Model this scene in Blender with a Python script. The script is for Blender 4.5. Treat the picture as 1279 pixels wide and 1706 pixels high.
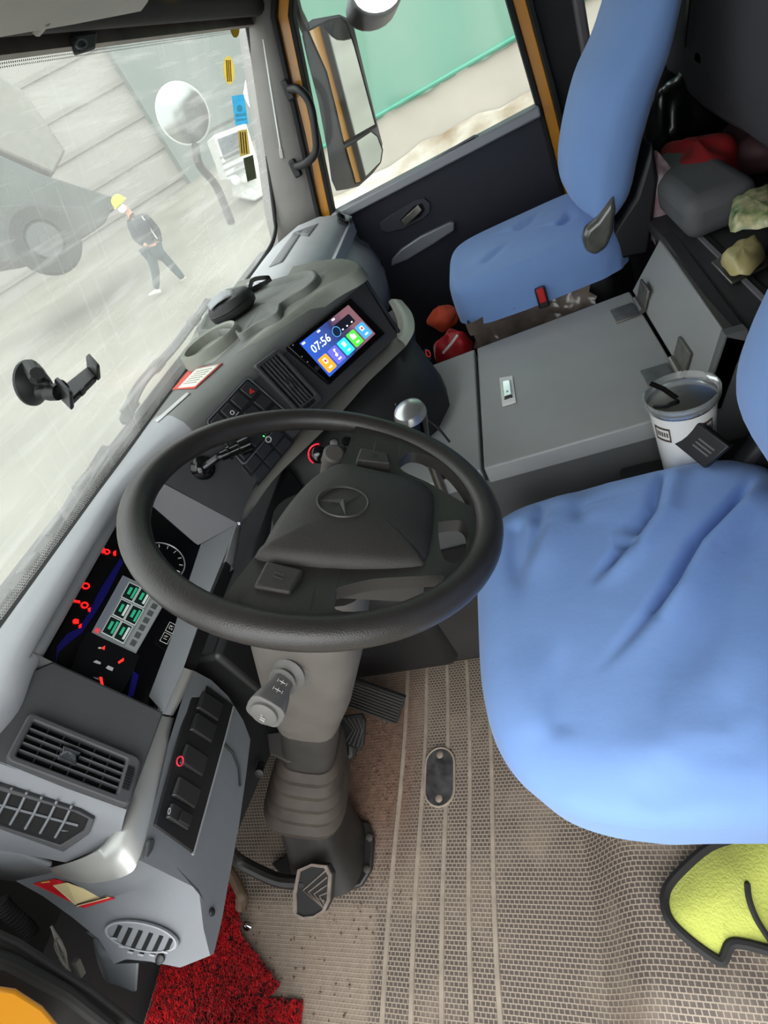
import bpy, bmesh, math, random
import numpy as np
from mathutils import Vector, Matrix
random.seed(7); rng = np.random.default_rng(7)
S = bpy.context.scene
COL = S.collection
for o in list(bpy.data.objects): bpy.data.objects.remove(o)

# ------------------------------------------------------------------ camera
F = 872.0; PPX, PPY = 639.5, 853.0
nx, ny = 0.537, 0.8436
_l = math.hypot(nx, ny); nx /= _l; ny /= _l
PITCH = math.atan2(655, F); YAW = math.radians(27.2)
FW = Vector((math.cos(YAW)*math.cos(PITCH), math.sin(YAW)*math.cos(PITCH), -math.sin(PITCH)))
RT = Vector((math.sin(YAW), -math.cos(YAW), 0)); UP = RT.cross(FW)
EYE = Vector((0, 0, 1.18))
IX = RT*ny + UP*(-nx)      # world direction of image +x
IY = RT*(-nx) + UP*(-ny)   # world direction of image +y (down)
cam = bpy.data.cameras.new('camera'); camo = bpy.data.objects.new('camera', cam); COL.objects.link(camo)
cam.sensor_fit = 'VERTICAL'; cam.sensor_height = 36; cam.lens = F/1706*36; cam.clip_start = 0.01; cam.clip_end = 300
M3 = Matrix((IX, -IY, -FW)).transposed()
camo.matrix_world = Matrix.Translation(EYE) @ M3.to_4x4()
S.camera = camo

# ------------------------------------------------------------------ world, sun, exposure
S.view_settings.view_transform = 'Standard'; S.view_settings.look = 'None'; S.view_settings.gamma = 1
S.view_settings.use_curve_mapping = False
S.view_settings.exposure = 1.05
W = bpy.data.worlds.new('overcast_sky'); S.world = W; W.use_nodes = True
bg = W.node_tree.nodes['Background']
bg.inputs[0].default_value = (0.93, 0.97, 1.0, 1); bg.inputs[1].default_value = 1.75
sl = bpy.data.lights.new('sun', 'SUN'); sl.energy = 0.7; sl.angle = math.radians(50); sl.color = (1, 0.97, 0.92)
so = bpy.data.objects.new('sun', sl); COL.objects.link(so)
so.rotation_euler = Vector((0.72, 0.35, -0.75)).to_track_quat('-Z', 'Y').to_euler()

# ------------------------------------------------------------------ photogrammetry helpers (pixel of the 1279x1706 frame -> point at a known plane)
def ray(px, py): return FW*F + IX*(px-PPX) + IY*(py-PPY)
def at(px, py, **k):
    a, v = list(k.items())[0]; i = 'xyz'.index(a); d = ray(px, py)
    return EYE + d*((v-EYE[i])/d[i])
class Plane:
    def __init__(s, a, b, c):
        s.n = (b-a).cross(c-a).normalized(); s.a = a
        if s.n.dot(EYE-a) < 0: s.n = -s.n
    def on(s, px, py, h=0.0):
        d = ray(px, py); return EYE + d*((s.a+s.n*h-EYE).dot(s.n)/d.dot(s.n))
from mathutils.geometry import intersect_ray_tri
def hit(rows, px, py, h=0.):
    """point where the sight line of a pixel meets a built grid surface"""
    d = ray(px, py).normalized(); best = None
    for i in range(len(rows)-1):
        for j in range(len(rows[0])-1):
            a, b_, c, e = Vector(rows[i][j]), Vector(rows[i][j+1]), Vector(rows[i+1][j+1]), Vector(rows[i+1][j])
            for t in ((a,b_,c),(a,c,e)):
                p = intersect_ray_tri(*t, d, EYE, True)
                if p is not None:
                    n = (t[1]-t[0]).cross(t[2]-t[0]).normalized(); n = n if n.dot(d) < 0 else -n
                    if best is None or (p-EYE).length < (best[0]-EYE).length: best = (p, n)
    if best is None: return at(px, py, z=.846)
    return best[0]+best[1]*h
class Quad:
    """four corners tl,tr,br,bl; P(s,t,h): s along tl->tr, t along tl->bl, h toward the viewer side"""
    def __init__(s, plane, pxs, h=0.0): s.c = [plane.on(x, y, h) for x, y in pxs]; s.n = plane.n
    def P(s, u, v, h=0.0):
        a = s.c[0].lerp(s.c[1], u); b = s.c[3].lerp(s.c[2], u)
        return a.lerp(b, v) + s.n*h

# ------------------------------------------------------------------ materials
def lin(c):
    return tuple(((x/255)/12.92 if x/255 <= .04045 else ((x/255+.055)/1.055)**2.4) for x in c)
MATS = {}
def mat(name, rgb, rough=.6, metal=0., var=.0, vscale=8., bump=0., bscale=200., spec=.5, coat=0., rgb2=None, sheen=0.):
    if name in MATS: return MATS[name]
    m = bpy.data.materials.new(name); m.use_nodes = True; nt = m.node_tree; N = nt.nodes; L = nt.links
    b = N['Principled BSDF']; c = lin(rgb)
    b.inputs['Base Color'].default_value = (*c, 1); b.inputs['Roughness'].default_value = rough
    b.inputs['Metallic'].default_value = metal; b.inputs['Specular IOR Level'].default_value = spec
    b.inputs['Coat Weight'].default_value = coat; b.inputs['Sheen Weight'].default_value = sheen
    if var or bump: tc = N.new('ShaderNodeTexCoord')
    if var:
        no = N.new('ShaderNodeTexNoise'); no.inputs['Scale'].default_value = vscale; no.inputs['Detail'].default_value = 6
        L.new(tc.outputs['Object'], no.inputs['Vector'])
        r = N.new('ShaderNodeValToRGB'); r.color_ramp.elements[0].position = .3; r.color_ramp.elements[1].position = .72
        c2 = lin(rgb2) if rgb2 else tuple(x*(1-var) for x in c)
        r.color_ramp.elements[0].color = (*c2, 1); r.color_ramp.elements[1].color = (*[min(1, x*(1+var*.4)) for x in c], 1)
        L.new(no.outputs['Fac'], r.inputs[0]); L.new(r.outputs[0], b.inputs['Base Color'])
    if bump:
        n2 = N.new('ShaderNodeTexNoise'); n2.inputs['Scale'].default_value = bscale; n2.inputs['Detail'].default_value = 3
        L.new(tc.outputs['Object'], n2.inputs['Vector'])
        bm = N.new('ShaderNodeBump'); bm.inputs['Strength'].default_value = bump; bm.inputs['Distance'].default_value = .002
        L.new(n2.outputs['Fac'], bm.inputs['Height']); L.new(bm.outputs[0], b.inputs['Normal'])
    MATS[name] = m; return m
def emit(name, rgb, st=1., rough=.2):
    if name in MATS: return MATS[name]
    m = mat(name, rgb, rough); b = m.node_tree.nodes['Principled BSDF']
    b.inputs['Emission Color'].default_value = (*lin(rgb), 1); b.inputs['Emission Strength'].default_value = st
    return m
def glassy(name, rgb, alpha, rough=.05):
    """thin clear sheet: mostly straight-through with a glossy skin"""
    if name in MATS: return MATS[name]
    m = bpy.data.materials.new(name); m.use_nodes = True; nt = m.node_tree; N = nt.nodes; L = nt.links
    for n in list(N): N.remove(n)
    o = N.new('ShaderNodeOutputMaterial'); t = N.new('ShaderNodeBsdfTransparent'); g = N.new('ShaderNodeBsdfGlossy')
    t.inputs[0].default_value = (*lin(rgb), 1); g.inputs['Roughness'].default_value = rough
    fr = N.new('ShaderNodeFresnel'); fr.inputs[0].default_value = 1.35
    mx = N.new('ShaderNodeMixShader'); L.new(fr.outputs[0], mx.inputs[0]); L.new(t.outputs[0], mx.inputs[1]); L.new(g.outputs[0], mx.inputs[2])
    if alpha > 0:
        d = N.new('ShaderNodeBsdfDiffuse'); d.inputs[0].default_value = (.75, .75, .72, 1)
        m2 = N.new('ShaderNodeMixShader'); m2.inputs[0].default_value = alpha
        L.new(mx.outputs[0], m2.inputs[1]); L.new(d.outputs[0], m2.inputs[2]); L.new(m2.outputs[0], o.inputs[0])
    else: L.new(mx.outputs[0], o.inputs[0])
    MATS[name] = m; return m

def paper(name, rgb):
    """thin paper or film that lets daylight glow through"""
    if name in MATS: return MATS[name]
    m = mat(name, rgb, .7); nt = m.node_tree; N = nt.nodes; L = nt.links
    t = N.new('ShaderNodeBsdfTranslucent'); t.inputs[0].default_value = (*lin(rgb), 1); mx = N.new('ShaderNodeMixShader'); mx.inputs[0].default_value = .88
    o = N['Material Output']; L.new(N['Principled BSDF'].outputs[0], mx.inputs[1]); L.new(t.outputs[0], mx.inputs[2]); L.new(mx.outputs[0], o.inputs[0]); return m

# ------------------------------------------------------------------ mesh builder
class MB:
    def __init__(s): s.v = []; s.f = []
    def add(s, vs, fs):
        k = len(s.v); s.v += [Vector(v) for v in vs]; s.f += [tuple(i+k for i in f) for f in fs]; return s
    def hexa(s, b, t):   # two 4-loops
        return s.add(list(b)+list(t), [(3,2,1,0),(4,5,6,7),(0,1,5,4),(1,2,6,5),(2,3,7,6),(3,0,4,7)])
    def box(s, x0, x1, y0, y1, z0, z1):
        return s.hexa([(x0,y0,z0),(x1,y0,z0),(x1,y1,z0),(x0,y1,z0)], [(x0,y0,z1),(x1,y0,z1),(x1,y1,z1),(x0,y1,z1)])
    def qbox(s, Q, s0, s1, t0, t1, h0, h1):
        c = [(s0,t0),(s0,t1),(s1,t1),(s1,t0)]
        return s.hexa([Q.P(a,b,h0) for a,b in c], [Q.P(a,b,h1) for a,b in c])
    def prism(s, pts, vec):
        n = len(pts); pts = [Vector(p) for p in pts]; vec = Vector(vec)
        return s.add(pts+[p+vec for p in pts], [tuple(range(n))[::-1], tuple(range(n, 2*n))]+[(i,(i+1)%n,(i+1)%n+n,i+n) for i in range(n)])
    def ring(s, outer, inner, vec):
        n = len(outer); vec = Vector(vec); o = [Vector(p) for p in outer]; i_ = [Vector(p) for p in inner]
        vs = o+i_+[p+vec for p in o]+[p+vec for p in i_]; fs = []
        for k in range(n):
            j = (k+1) % n
            fs += [(k,j,n+j,n+k),(2*n+k,3*n+k,3*n+j,2*n+j),(k,2*n+k,2*n+j,j),(n+k,n+j,3*n+j,3*n+k)]
        return s.add(vs, fs)
    def grid(s, rows, cu=False, cv=False):
        R = len(rows); C = len(rows[0]); fs = []
        for i in range(R if cv else R-1):
            for j in range(C if cu else C-1):
                fs.append((i*C+j, i*C+(j+1)%C, ((i+1)%R)*C+(j+1)%C, ((i+1)%R)*C+j))
        return s.add([p for r in rows for p in r], fs)
    def sweep(s, path, prof, closed=False, ref=None):
        """prof(i,n)-> list of (a,b) offsets, or a constant list; frame transported along the path"""
        path = [Vector(p) for p in path]; n = len(path); rows = []; up = None
        for i, p in enumerate(path):
            if closed: t = path[(i+1) % n]-path[i-1]
            else: t = path[min(i+1, n-1)]-path[max(i-1, 0)]
            t.normalize()
            if up is None:
                up = Vector(ref) if ref is not None else (Vector((0,0,1)) if abs(t.z) < .9 else Vector((1,0,0)))
            elif ref is not None: up = Vector(ref)
            sd = t.cross(up).normalized(); up = sd.cross(t).normalized()
            pr = prof(i, n) if callable(prof) else prof
            rows.append([p+sd*a+up*b for a, b in pr])
        k = len(s.v); s.grid(rows, cu=True, cv=closed)
        if not closed:
            m = len(rows[0]); s.f.append(tuple(k+j for j in range(m))[::-1]); s.f.append(tuple(k+(n-1)*m+j for j in range(m)))
        return s
    def tube(s, path, r, seg=10, closed=False):
        def pr(i, n):
            rr = r[i] if isinstance(r, (list, tuple)) else r
            return [(rr*math.cos(6.28319*k/seg), rr*math.sin(6.28319*k/seg)) for k in range(seg)]
        return s.sweep(path, pr, closed)
    def lathe(s, org, axis, prof, seg=24, sx=1.0, ref=None, cap=True):
        axis = Vector(axis).normalized(); org = Vector(org)
        a = Vector(ref) if ref is not None else (Vector((1,0,0)) if abs(axis.x) < .9 else Vector((0,1,0)))
        a = (a-axis*a.dot(axis)).normalized(); b = axis.cross(a)
        rows = [[org+axis*h+(a*math.cos(6.28319*k/seg)*sx+b*math.sin(6.28319*k/seg))*r for k in range(seg)] for r, h in prof]
        k = len(s.v); s.grid(rows, cu=True)
        if cap: s.f.append(tuple(k+j for j in range(seg))[::-1]); s.f.append(tuple(k+(len(rows)-1)*seg+j for j in range(seg)))
        return s
    def build(s, name, m, parent=None, bevel=0., smooth=True, sub=0, seg=2, ang=35, solid=0.):
        me = bpy.data.meshes.new(name)
        V = np.array([tuple(v) for v in s.v]); lo = V.min(0); hi = V.max(0)
        org = Vector(((lo[0]+hi[0])/2, (lo[1]+hi[1])/2, lo[2]))
        me.from_pydata([tuple(v-org) for v in s.v], [], s.f)
        bm = bmesh.new(); bm.from_mesh(me); bmesh.ops.remove_doubles(bm, verts=bm.verts, dist=1e-6)
        bmesh.ops.recalc_face_normals(bm, faces=bm.faces); bm.to_mesh(me); bm.free()
        me.materials.append(m); o = bpy.data.objects.new(name, me); COL.objects.link(o); o.location = org
        if parent is not None: adopt(o, parent)
        if smooth:
            for p in me.polygons: p.use_smooth = True
            try: me.set_sharp_from_angle(angle=math.radians(ang))
            except Exception: pass
        if solid:
            k = o.modifiers.new('solid', 'SOLIDIFY'); k.thickness = solid; k.offset = -1
        if bevel:
            k = o.modifiers.new('bevel', 'BEVEL'); k.width = bevel; k.segments = seg; k.limit_method = 'ANGLE'; k.angle_limit = math.radians(30)
            k.harden_normals = False
        if sub:
            k = o.modifiers.new('sub', 'SUBSURF'); k.levels = sub; k.render_levels = sub
        return o
WLOC = {}
def wmat(o):
    m = Matrix.Translation(o.location)
    return (wmat(o.parent) @ o.matrix_parent_inverse @ m) if o.parent else m
def adopt(o, p): o.parent = p; o.matrix_parent_inverse = wmat(p).inverted()
def tag(o, label, cat, group=None, kind=None):
    if label: o['label'] = label
    if cat: o['category'] = cat
    if group: o['group'] = group
    if kind: o['kind'] = kind
    return o
def lab(o, label): o['label'] = label; return o
def struct(o, label=None): o['kind'] = 'structure'; (label and o.__setitem__('label', label)); return o
def thing(name, label, cat, loc, group=None):
    o = bpy.data.objects.new(name, None); COL.objects.link(o); o.location = Vector(loc); o.empty_display_size = .05
    return tag(o, label, cat, group)
def text(s_, name, org, ux, uy, size, m, parent, h=.0006):
    """flat lettering lying in the plane of ux,uy"""
    cu = bpy.data.curves.new('t', 'FONT'); cu.body = s_; cu.size = size; cu.align_x = 'CENTER'; cu.align_y = 'CENTER'; cu.resolution_u = 2
    to = bpy.data.objects.new('t', cu); COL.objects.link(to); bpy.context.view_layer.update()
    me = bpy.data.meshes.new_from_object(to); bpy.data.objects.remove(to)
    ux = Vector(ux).normalized(); uy = Vector(uy); uy = (uy-ux*uy.dot(ux)).normalized(); un = ux.cross(uy)
    if un.dot(EYE-Vector(org)) < 0: un = -un
    b = MB(); b.add([Vector(org)+ux*v.co.x+uy*v.co.y+un*h for v in me.vertices], [tuple(p.vertices) for p in me.polygons])
    bpy.data.meshes.remove(me); return b.build(name, m, parent, smooth=False)
def rrect(s0, s1, t0, t1, r, asp=1., k=4):
    """rounded rectangle in unit coords; r in s units, asp = s-length / t-length"""
    rt = r*asp; out = []
    for cx, cy, a0 in ((s1-r, t1-rt, 0), (s0+r, t1-rt, 90), (s0+r, t0+rt, 180), (s1-r, t0+rt, 270)):
        for i in range(k+1):
            a = math.radians(a0+90*i/k); out.append((cx+r*math.cos(a), cy+rt*math.sin(a)))
    return out
def smooth01(x): x = max(0., min(1., x)); return x*x*(3-2*x)
def bez(pts, n):
    """Catmull-Rom through points"""
    pts = [Vector(p) for p in pts]; out = []
    for i in range(len(pts)-1):
        p0 = pts[max(i-1, 0)]; p1 = pts[i]; p2 = pts[i+1]; p3 = pts[min(i+2, len(pts)-1)]
        for k in range(n):
            t = k/n; out.append(.5*((2*p1)+(p2-p0)*t+(2*p0-5*p1+4*p2-p3)*t*t+(3*p1-p0-3*p2+p3)*t**3))
    out.append(pts[-1]); return out

# palette
DG = mat('dash_grey', (146,147,150), .55, var=.12, vscale=9, bump=.15, bscale=900)
DG2 = mat('dash_grey_lower', (112,115,119), .55, var=.12, vscale=9, bump=.15, bscale=900)
OL = mat('dash_olive', (134,136,126), .6, var=.2, vscale=14, bump=.15, bscale=900)
DK = mat('dash_charcoal', (62,63,65), .6, var=.15, vscale=12, bump=.2, bscale=900)
BK = mat('black_plastic', (28,28,29), .45, var=.1, bump=.08, bscale=700)
BKG = mat('black_gloss', (12,12,13), .12)
RUB = mat('black_rubber', (24,23,23), .75, var=.3, vscale=30)
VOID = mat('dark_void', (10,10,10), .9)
SIL = mat('silver_trim', (176,176,172), .35, metal=.55, var=.05)
CHR = mat('chrome', (215,215,215), .12, metal=1.)
STEEL = mat('worn_steel', (150,146,138), .38, metal=.9, var=.3, vscale=40)
CON = mat('console_grey', (150,151,149), .42, var=.12, vscale=5, bump=.15, bscale=800)
WHITE = mat('white_plastic', (225,225,220), .4)
RED = mat('red_plastic', (190,25,25), .4)
YEL = mat('yellow_paint', (226,150,30), .3, coat=.5, var=.1, vscale=4)

# ================================================================== STRUCTURE
# ---- floor mat material: staggered little cells, raised pale rims, caked dust
def floor_mat():
    m = bpy.data.materials.new('rubber_floor_mat'); m.use_nodes = True; nt = m.node_tree; N = nt.nodes; L = nt.links
    b = N['Principled BSDF']; tc = N.new('ShaderNodeTexCoord')
    mp = N.new('ShaderNodeMapping'); mp.inputs['Rotation'].default_value = (0, 0, math.radians(90))
    geo = N.new('ShaderNodeNewGeometry'); L.new(geo.outputs['Position'], mp.inputs['Vector'])
    br = N.new('ShaderNodeTexBrick'); br.offset = .5; br.inputs['Scale'].default_value = 1
    br.inputs['Brick Width'].default_value = .0088; br.inputs['Row Height'].default_value = .0072; br.inputs['Mortar Size'].default_value = .0013
    br.inputs['Mortar Smooth'].default_value = .6; br.inputs['Bias'].default_value = 0
    L.new(mp.outputs[0], br.inputs['Vector'])
    n1 = N.new('ShaderNodeTexNoise'); n1.inputs['Scale'].default_value = 6; n1.inputs['Detail'].default_value = 8; n1.inputs['Roughness'].default_value = .65
    L.new(geo.outputs['Position'], n1.inputs['Vector'])
    n2 = N.new('ShaderNodeTexNoise'); n2.inputs['Scale'].default_value = 60; n2.inputs['Detail'].default_value = 6
    L.new(geo.outputs['Position'], n2.inputs['Vector'])
    cell = N.new('ShaderNodeMix'); cell.data_type = 'RGBA'
    cell.inputs[6].default_value = (*lin((80,70,63)), 1); cell.inputs[7].default_value = (*lin((152,138,122)), 1)
    L.new(br.outputs['Fac'], cell.inputs[0])
    # dust filling the cells
    r = N.new('ShaderNodeValToRGB'); r.color_ramp.elements[0].position = .48; r.color_ramp.elements[1].position = .72
    L.new(n1.outputs['Fac'], r.inputs[0])
    # caked patch by the clutch pedal and soil heap under the other pedals (marks with a place of their own)
    sx = N.new('ShaderNodeSeparateXYZ'); L.new(geo.outputs['Position'], sx.inputs[0])
    def band(sock, c, w, soft):
        a = N.new('ShaderNodeMath'); a.operation = 'SUBTRACT'; L.new(sock, a.inputs[0]); a.inputs[1].default_value = c
        ab = N.new('ShaderNodeMath'); ab.operation = 'ABSOLUTE'; L.new(a.outputs[0], ab.inputs[0])
        mr = N.new('ShaderNodeMapRange'); mr.inputs[1].default_value = w; mr.inputs[2].default_value = w+soft; mr.inputs[3].default_value = 1; mr.inputs[4].default_value = 0
        L.new(ab.outputs[0], mr.inputs[0]); return mr.outputs[0]
    def mul(a, c):
        k = N.new('ShaderNodeMath'); k.operation = 'MULTIPLY'; L.new(a, k.inputs[0]); L.new(c, k.inputs[1]); return k.outputs[0]
    patch = mul(band(sx.outputs[0], .09, .10, .02), band(sx.outputs[1], .76, .15, .02))
    heap = mul(band(sx.outputs[0], .50, .12, .16), band(sx.outputs[1], .655, .075, .09))
    mx = N.new('ShaderNodeMath'); mx.operation = 'MAXIMUM'; L.new(patch, mx.inputs[0]); L.new(r.outputs[0], mx.inputs[1])
    m2 = N.new('ShaderNodeMath'); m2.operation = 'MULTIPLY'; m2.inputs[1].default_value = .75; L.new(mx.outputs[0], m2.inputs[0])
    dust = N.new('ShaderNodeMix'); dust.data_type = 'RGBA'; L.new(m2.outputs[0], dust.inputs[0]); L.new(cell.outputs[2], dust.inputs[6])
    dc = N.new('ShaderNodeMix'); dc.data_type = 'RGBA'; L.new(n2.outputs['Fac'], dc.inputs[0])
    dc.inputs[6].default_value = (*lin((128,112,97)), 1); dc.inputs[7].default_value = (*lin((166,150,132)), 1); L.new(dc.outputs[2], dust.inputs[7])
    soil = N.new('ShaderNodeMix'); soil.data_type = 'RGBA'; L.new(heap, soil.inputs[0]); L.new(dust.outputs[2], soil.inputs[6])
    sc = N.new('ShaderNodeMix'); sc.data_type = 'RGBA'; L.new(n2.outputs['Fac'], sc.inputs[0])
    sc.inputs[6].default_value = (*lin((70,52,42)), 1); sc.inputs[7].default_value = (*lin((138,108,90)), 1); L.new(sc.outputs[2], soil.inputs[7])
    L.new(soil.outputs[2], b.inputs['Base Color']); b.inputs['Roughness'].default_value = .7
    bp = N.new('ShaderNodeBump'); bp.inputs['Strength'].default_value = .5; bp.inputs['Distance'].default_value = .0015
    L.new(br.outputs['Fac'], bp.inputs['Height']); L.new(bp.outputs[0], b.inputs['Normal'])
    return m
def floor_z(x, y):
    a = smooth01((.185-y)/.10)*smooth01((.62-x)/.25)*.11
    b = smooth01((.10-x)/.10)*smooth01((.14-y)/.1)*.05
    return a-b
FM = floor_mat()
b = MB(); xs = np.linspace(-.06, 2.2, 114); ys = np.linspace(-1.0, 1.15, 118)
b.grid([[(x, y, floor_z(x, y)) for x in xs] for y in ys])
floor = struct(b.build('floor', FM))
RIDG = mat('worn_ridge', (150,137,122), .7, var=.25, vscale=30)
for y in (.57, .514, .456, .402, .352):
    x1 = .80 if y < .5 else .74
    b = MB(); b.sweep([(x, y+.004*math.sin(x*9), 0) for x in np.linspace(-.02, x1, 20)], [(-.0055,-.002),(-.004,.003),(.004,.003),(.0055,-.002)], ref=(0,0,1))
    b.build('ridge', RIDG, floor)
b = MB(); b.prism([Vector((-.06,y,z)) for y,z in ((.95,.82),(1.0,.82),(1.0,.5),(1.18,.5),(1.18,-.1),(1.13,-.1),(1.13,.45),(.95,.45))], (2.31,0,0)); struct(b.build('wall_front', mat('firewall', (26,26,27), .8, var=.3)))
b = MB(); b.box(-.1, 2.3, -1.05, -1.0, -.1, 1.7); struct(b.build('wall_rear', mat('rear_lining', (56,55,60), .85, var=.2)))

# ---- ceiling: roof lining, front header and roller blind
HEAD = mat('headliner', (150,145,138), .85, var=.12, bump=.2, bscale=500)
b = MB(); b.grid([[(x, y, 1.60-.10*smooth01((y-.1)/.5)) for x in (-.1,.5,1.1,1.7,2.25)] for y in np.linspace(-1.02, .6, 14)])
ceil = struct(b.build('ceiling', HEAD, solid=.03))
HDR = mat('header_lining', (74,68,66), .6, var=.25, vscale=7)
rows = []
for x in np.linspace(.0, 2.22, 12):
    rows.append([(x, .60, 1.415), (x, .585, 1.405), (x, .56, 1.42), (x, .545, 1.45), (x, .53, 1.475), (x, .52, 1.52)])
b = MB(); b.grid(rows); b.build('header', HDR, ceil, solid=.02)
b = MB(); b.tube([(.0,.535,1.425),(2.1,.535,1.425)], .026, 14); bl = b.build('blind_roll', mat('blind_cloth', (46,40,42), .8, var=.2), ceil)
b = MB(); b.sweep([(.0,.577,1.405),(2.12,.577,1.405)], [(-.008,-.012),(.008,-.012),(.008,.012),(-.008,.012)], ref=(0,0,1)); b.build('blind_rail', mat('blind_rail', (120,108,98), .45, metal=.3, var=.4, vscale=12), ceil)

# ---- windscreen  (window_1)
WB = Vector((0,.87,.83)); WT = Vector((0,.60,1.415))
WPL = Plane(Vector((0,.87,.83)), Vector((2,.87,.83)), Vector((0,.60,1.415)))
def wsp(x, t, h=0.): return Vector((x, WB.y+(WT.y-WB.y)*t, WB.z+(WT.z-WB.z)*t))+WPL.n*h
def dusty_glass():
    m = bpy.data.materials.new('dusty_windscreen'); m.use_nodes = True; nt = m.node_tree; N = nt.nodes; L = nt.links
    for n in list(N): N.remove(n)
    o = N.new('ShaderNodeOutputMaterial'); t = N.new('ShaderNodeBsdfTransparent'); t.inputs[0].default_value = (.90,.94,.91,1)
    d = N.new('ShaderNodeBsdfTranslucent'); d.inputs[0].default_value = (.58,.58,.54,1)
    d2 = N.new('ShaderNodeBsdfDiffuse'); d2.inputs[0].default_value = (.58,.57,.53,1)
    md = N.new('ShaderNodeMixShader'); md.inputs[0].default_value = .35; L.new(d.outputs[0], md.inputs[1]); L.new(d2.outputs[0], md.inputs[2])
    geo = N.new('ShaderNodeNewGeometry')
    n1 = N.new('ShaderNodeTexNoise'); n1.inputs['Scale'].default_value = 3.2; n1.inputs['Detail'].default_value = 5; L.new(geo.outputs['Position'], n1.inputs['Vector'])
    mp = N.new('ShaderNodeMapping'); mp.inputs['Scale'].default_value = (2.2, 30, 30); mp.inputs['Rotation'].default_value = (0, .12, 0); L.new(geo.outputs['Position'], mp.inputs['Vector'])
    n2 = N.new('ShaderNodeTexNoise'); n2.inputs['Scale'].default_value = 1.5; n2.inputs['Detail'].default_value = 4; L.new(mp.outputs[0], n2.inputs['Vector'])
    mp3 = N.new('ShaderNodeMapping'); mp3.inputs['Scale'].default_value = (40, 1.5, 1.5); L.new(geo.outputs['Position'], mp3.inputs['Vector'])
    n3 = N.new('ShaderNodeTexNoise'); n3.inputs['Scale'].default_value = 2; n3.inputs['Detail'].default_value = 3; L.new(mp3.outputs[0], n3.inputs['Vector'])
    r1 = N.new('ShaderNodeMapRange'); r1.inputs[1].default_value = .3; r1.inputs[2].default_value = .75; r1.inputs[3].default_value = .24; r1.inputs[4].default_value = .46; L.new(n1.outputs['Fac'], r1.inputs[0])
    r2 = N.new('ShaderNodeMapRange'); r2.inputs[1].default_value = .52; r2.inputs[2].default_value = .75; r2.inputs[3].default_value = 0; r2.inputs[4].default_value = .3; L.new(n2.outputs['Fac'], r2.inputs[0])
    r3 = N.new('ShaderNodeMapRange'); r3.inputs[1].default_value = .60; r3.inputs[2].default_value = .75; r3.inputs[3].default_value = 0; r3.inputs[4].default_value = .10; L.new(n3.outputs['Fac'], r3.inputs[0])
    a = N.new('ShaderNodeMath'); L.new(r1.outputs[0], a.inputs[0]); L.new(r2.outputs[0], a.inputs[1])
    a2 = N.new('ShaderNodeMath'); L.new(a.outputs[0], a2.inputs[0]); L.new(r3.outputs[0], a2.inputs[1])
    mx = N.new('ShaderNodeMixShader'); L.new(a2.outputs[0], mx.inputs[0]); L.new(t.outputs[0], mx.inputs[1]); L.new(md.outputs[0], mx.inputs[2])
    g = N.new('ShaderNodeBsdfGlossy'); g.inputs['Roughness'].default_value = .08
    m2 = N.new('ShaderNodeMixShader'); m2.inputs[0].default_value = .04; L.new(mx.outputs[0], m2.inputs[1]); L.new(g.outputs[0], m2.inputs[2]); L.new(m2.outputs[0], o.inputs[0])
    return m
XR = at(461, 250, y=.73).x   # right edge of the glass
b = MB(); b.add([wsp(-.02,-.02), wsp(2.2,-.02), wsp(2.2,1.02), wsp(-.02,1.02)], [(0,1,2,3)])
win = struct(b.build('window_1', dusty_glass(), smooth=False), 'dusty windscreen')
FRIT = mat('frit_black', (16,16,17), .5)
outl = []
for (cx, ct, a0) in ((2.13,.94,0),(.05,.94,90),(.05,.05,180),(2.13,.05,270)):
    for i in range(6):
        a = math.radians(a0+18*i); rx = .055; rt = .045; outl.append((cx+rx*math.cos(a), ct+rt*math.sin(a)))
oo = [wsp(x+(.06 if x > 1 else -.06), 1.03 if t > .5 else -.035, .004) for x, t in outl]
b = MB(); b.ring(oo, [wsp(x, t, .004) for x, t in outl], WPL.n*.006); b.build('window_frame', FRIT, win)
# dotted frit border along the bottom and the top
DOT = mat('frit_dots', (70,68,60), .6)
def dots(t0, rws, x0, x1, step=.0052):
    b = MB(); k = 0
    for r in range(rws):
        x = x0+(r % 2)*step/2; sz = .0019-.0002*r
        while x < x1:
            p = wsp(x, t0+r*.0062*(1 if t0 < .5 else -1), .0015)
            b.add([p+Vector((sz,0,0)), p+(WT-WB).normalized()*sz, p-Vector((sz,0,0)), p-(WT-WB).normalized()*sz], [(0,1,2,3)]); x += step
    o = b.build('frit_dots', DOT, win, smooth=False); o['kind'] = 'stuff'
b = MB(); b.tube(bez([WPL.on(x,y,.006) for x,y in ((405,20),(412,45),(430,150),(445,260),(457,360),(459,382),(451,410),(425,450),(385,500))], 5), .0075, 8); b.build('edge_seal', FRIT, win)
dots(.012, 5, .3, 1.5); dots(.978, 3, .7, 2.0)
b = MB(); b.sweep([wsp(.0,.0,.012), wsp(2.12,.0,.012)], [(-.012,-.006),(.012,-.006),(.012,.006),(-.012,.006)], ref=WPL.n); b.build('seal', RUB, win)

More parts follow.
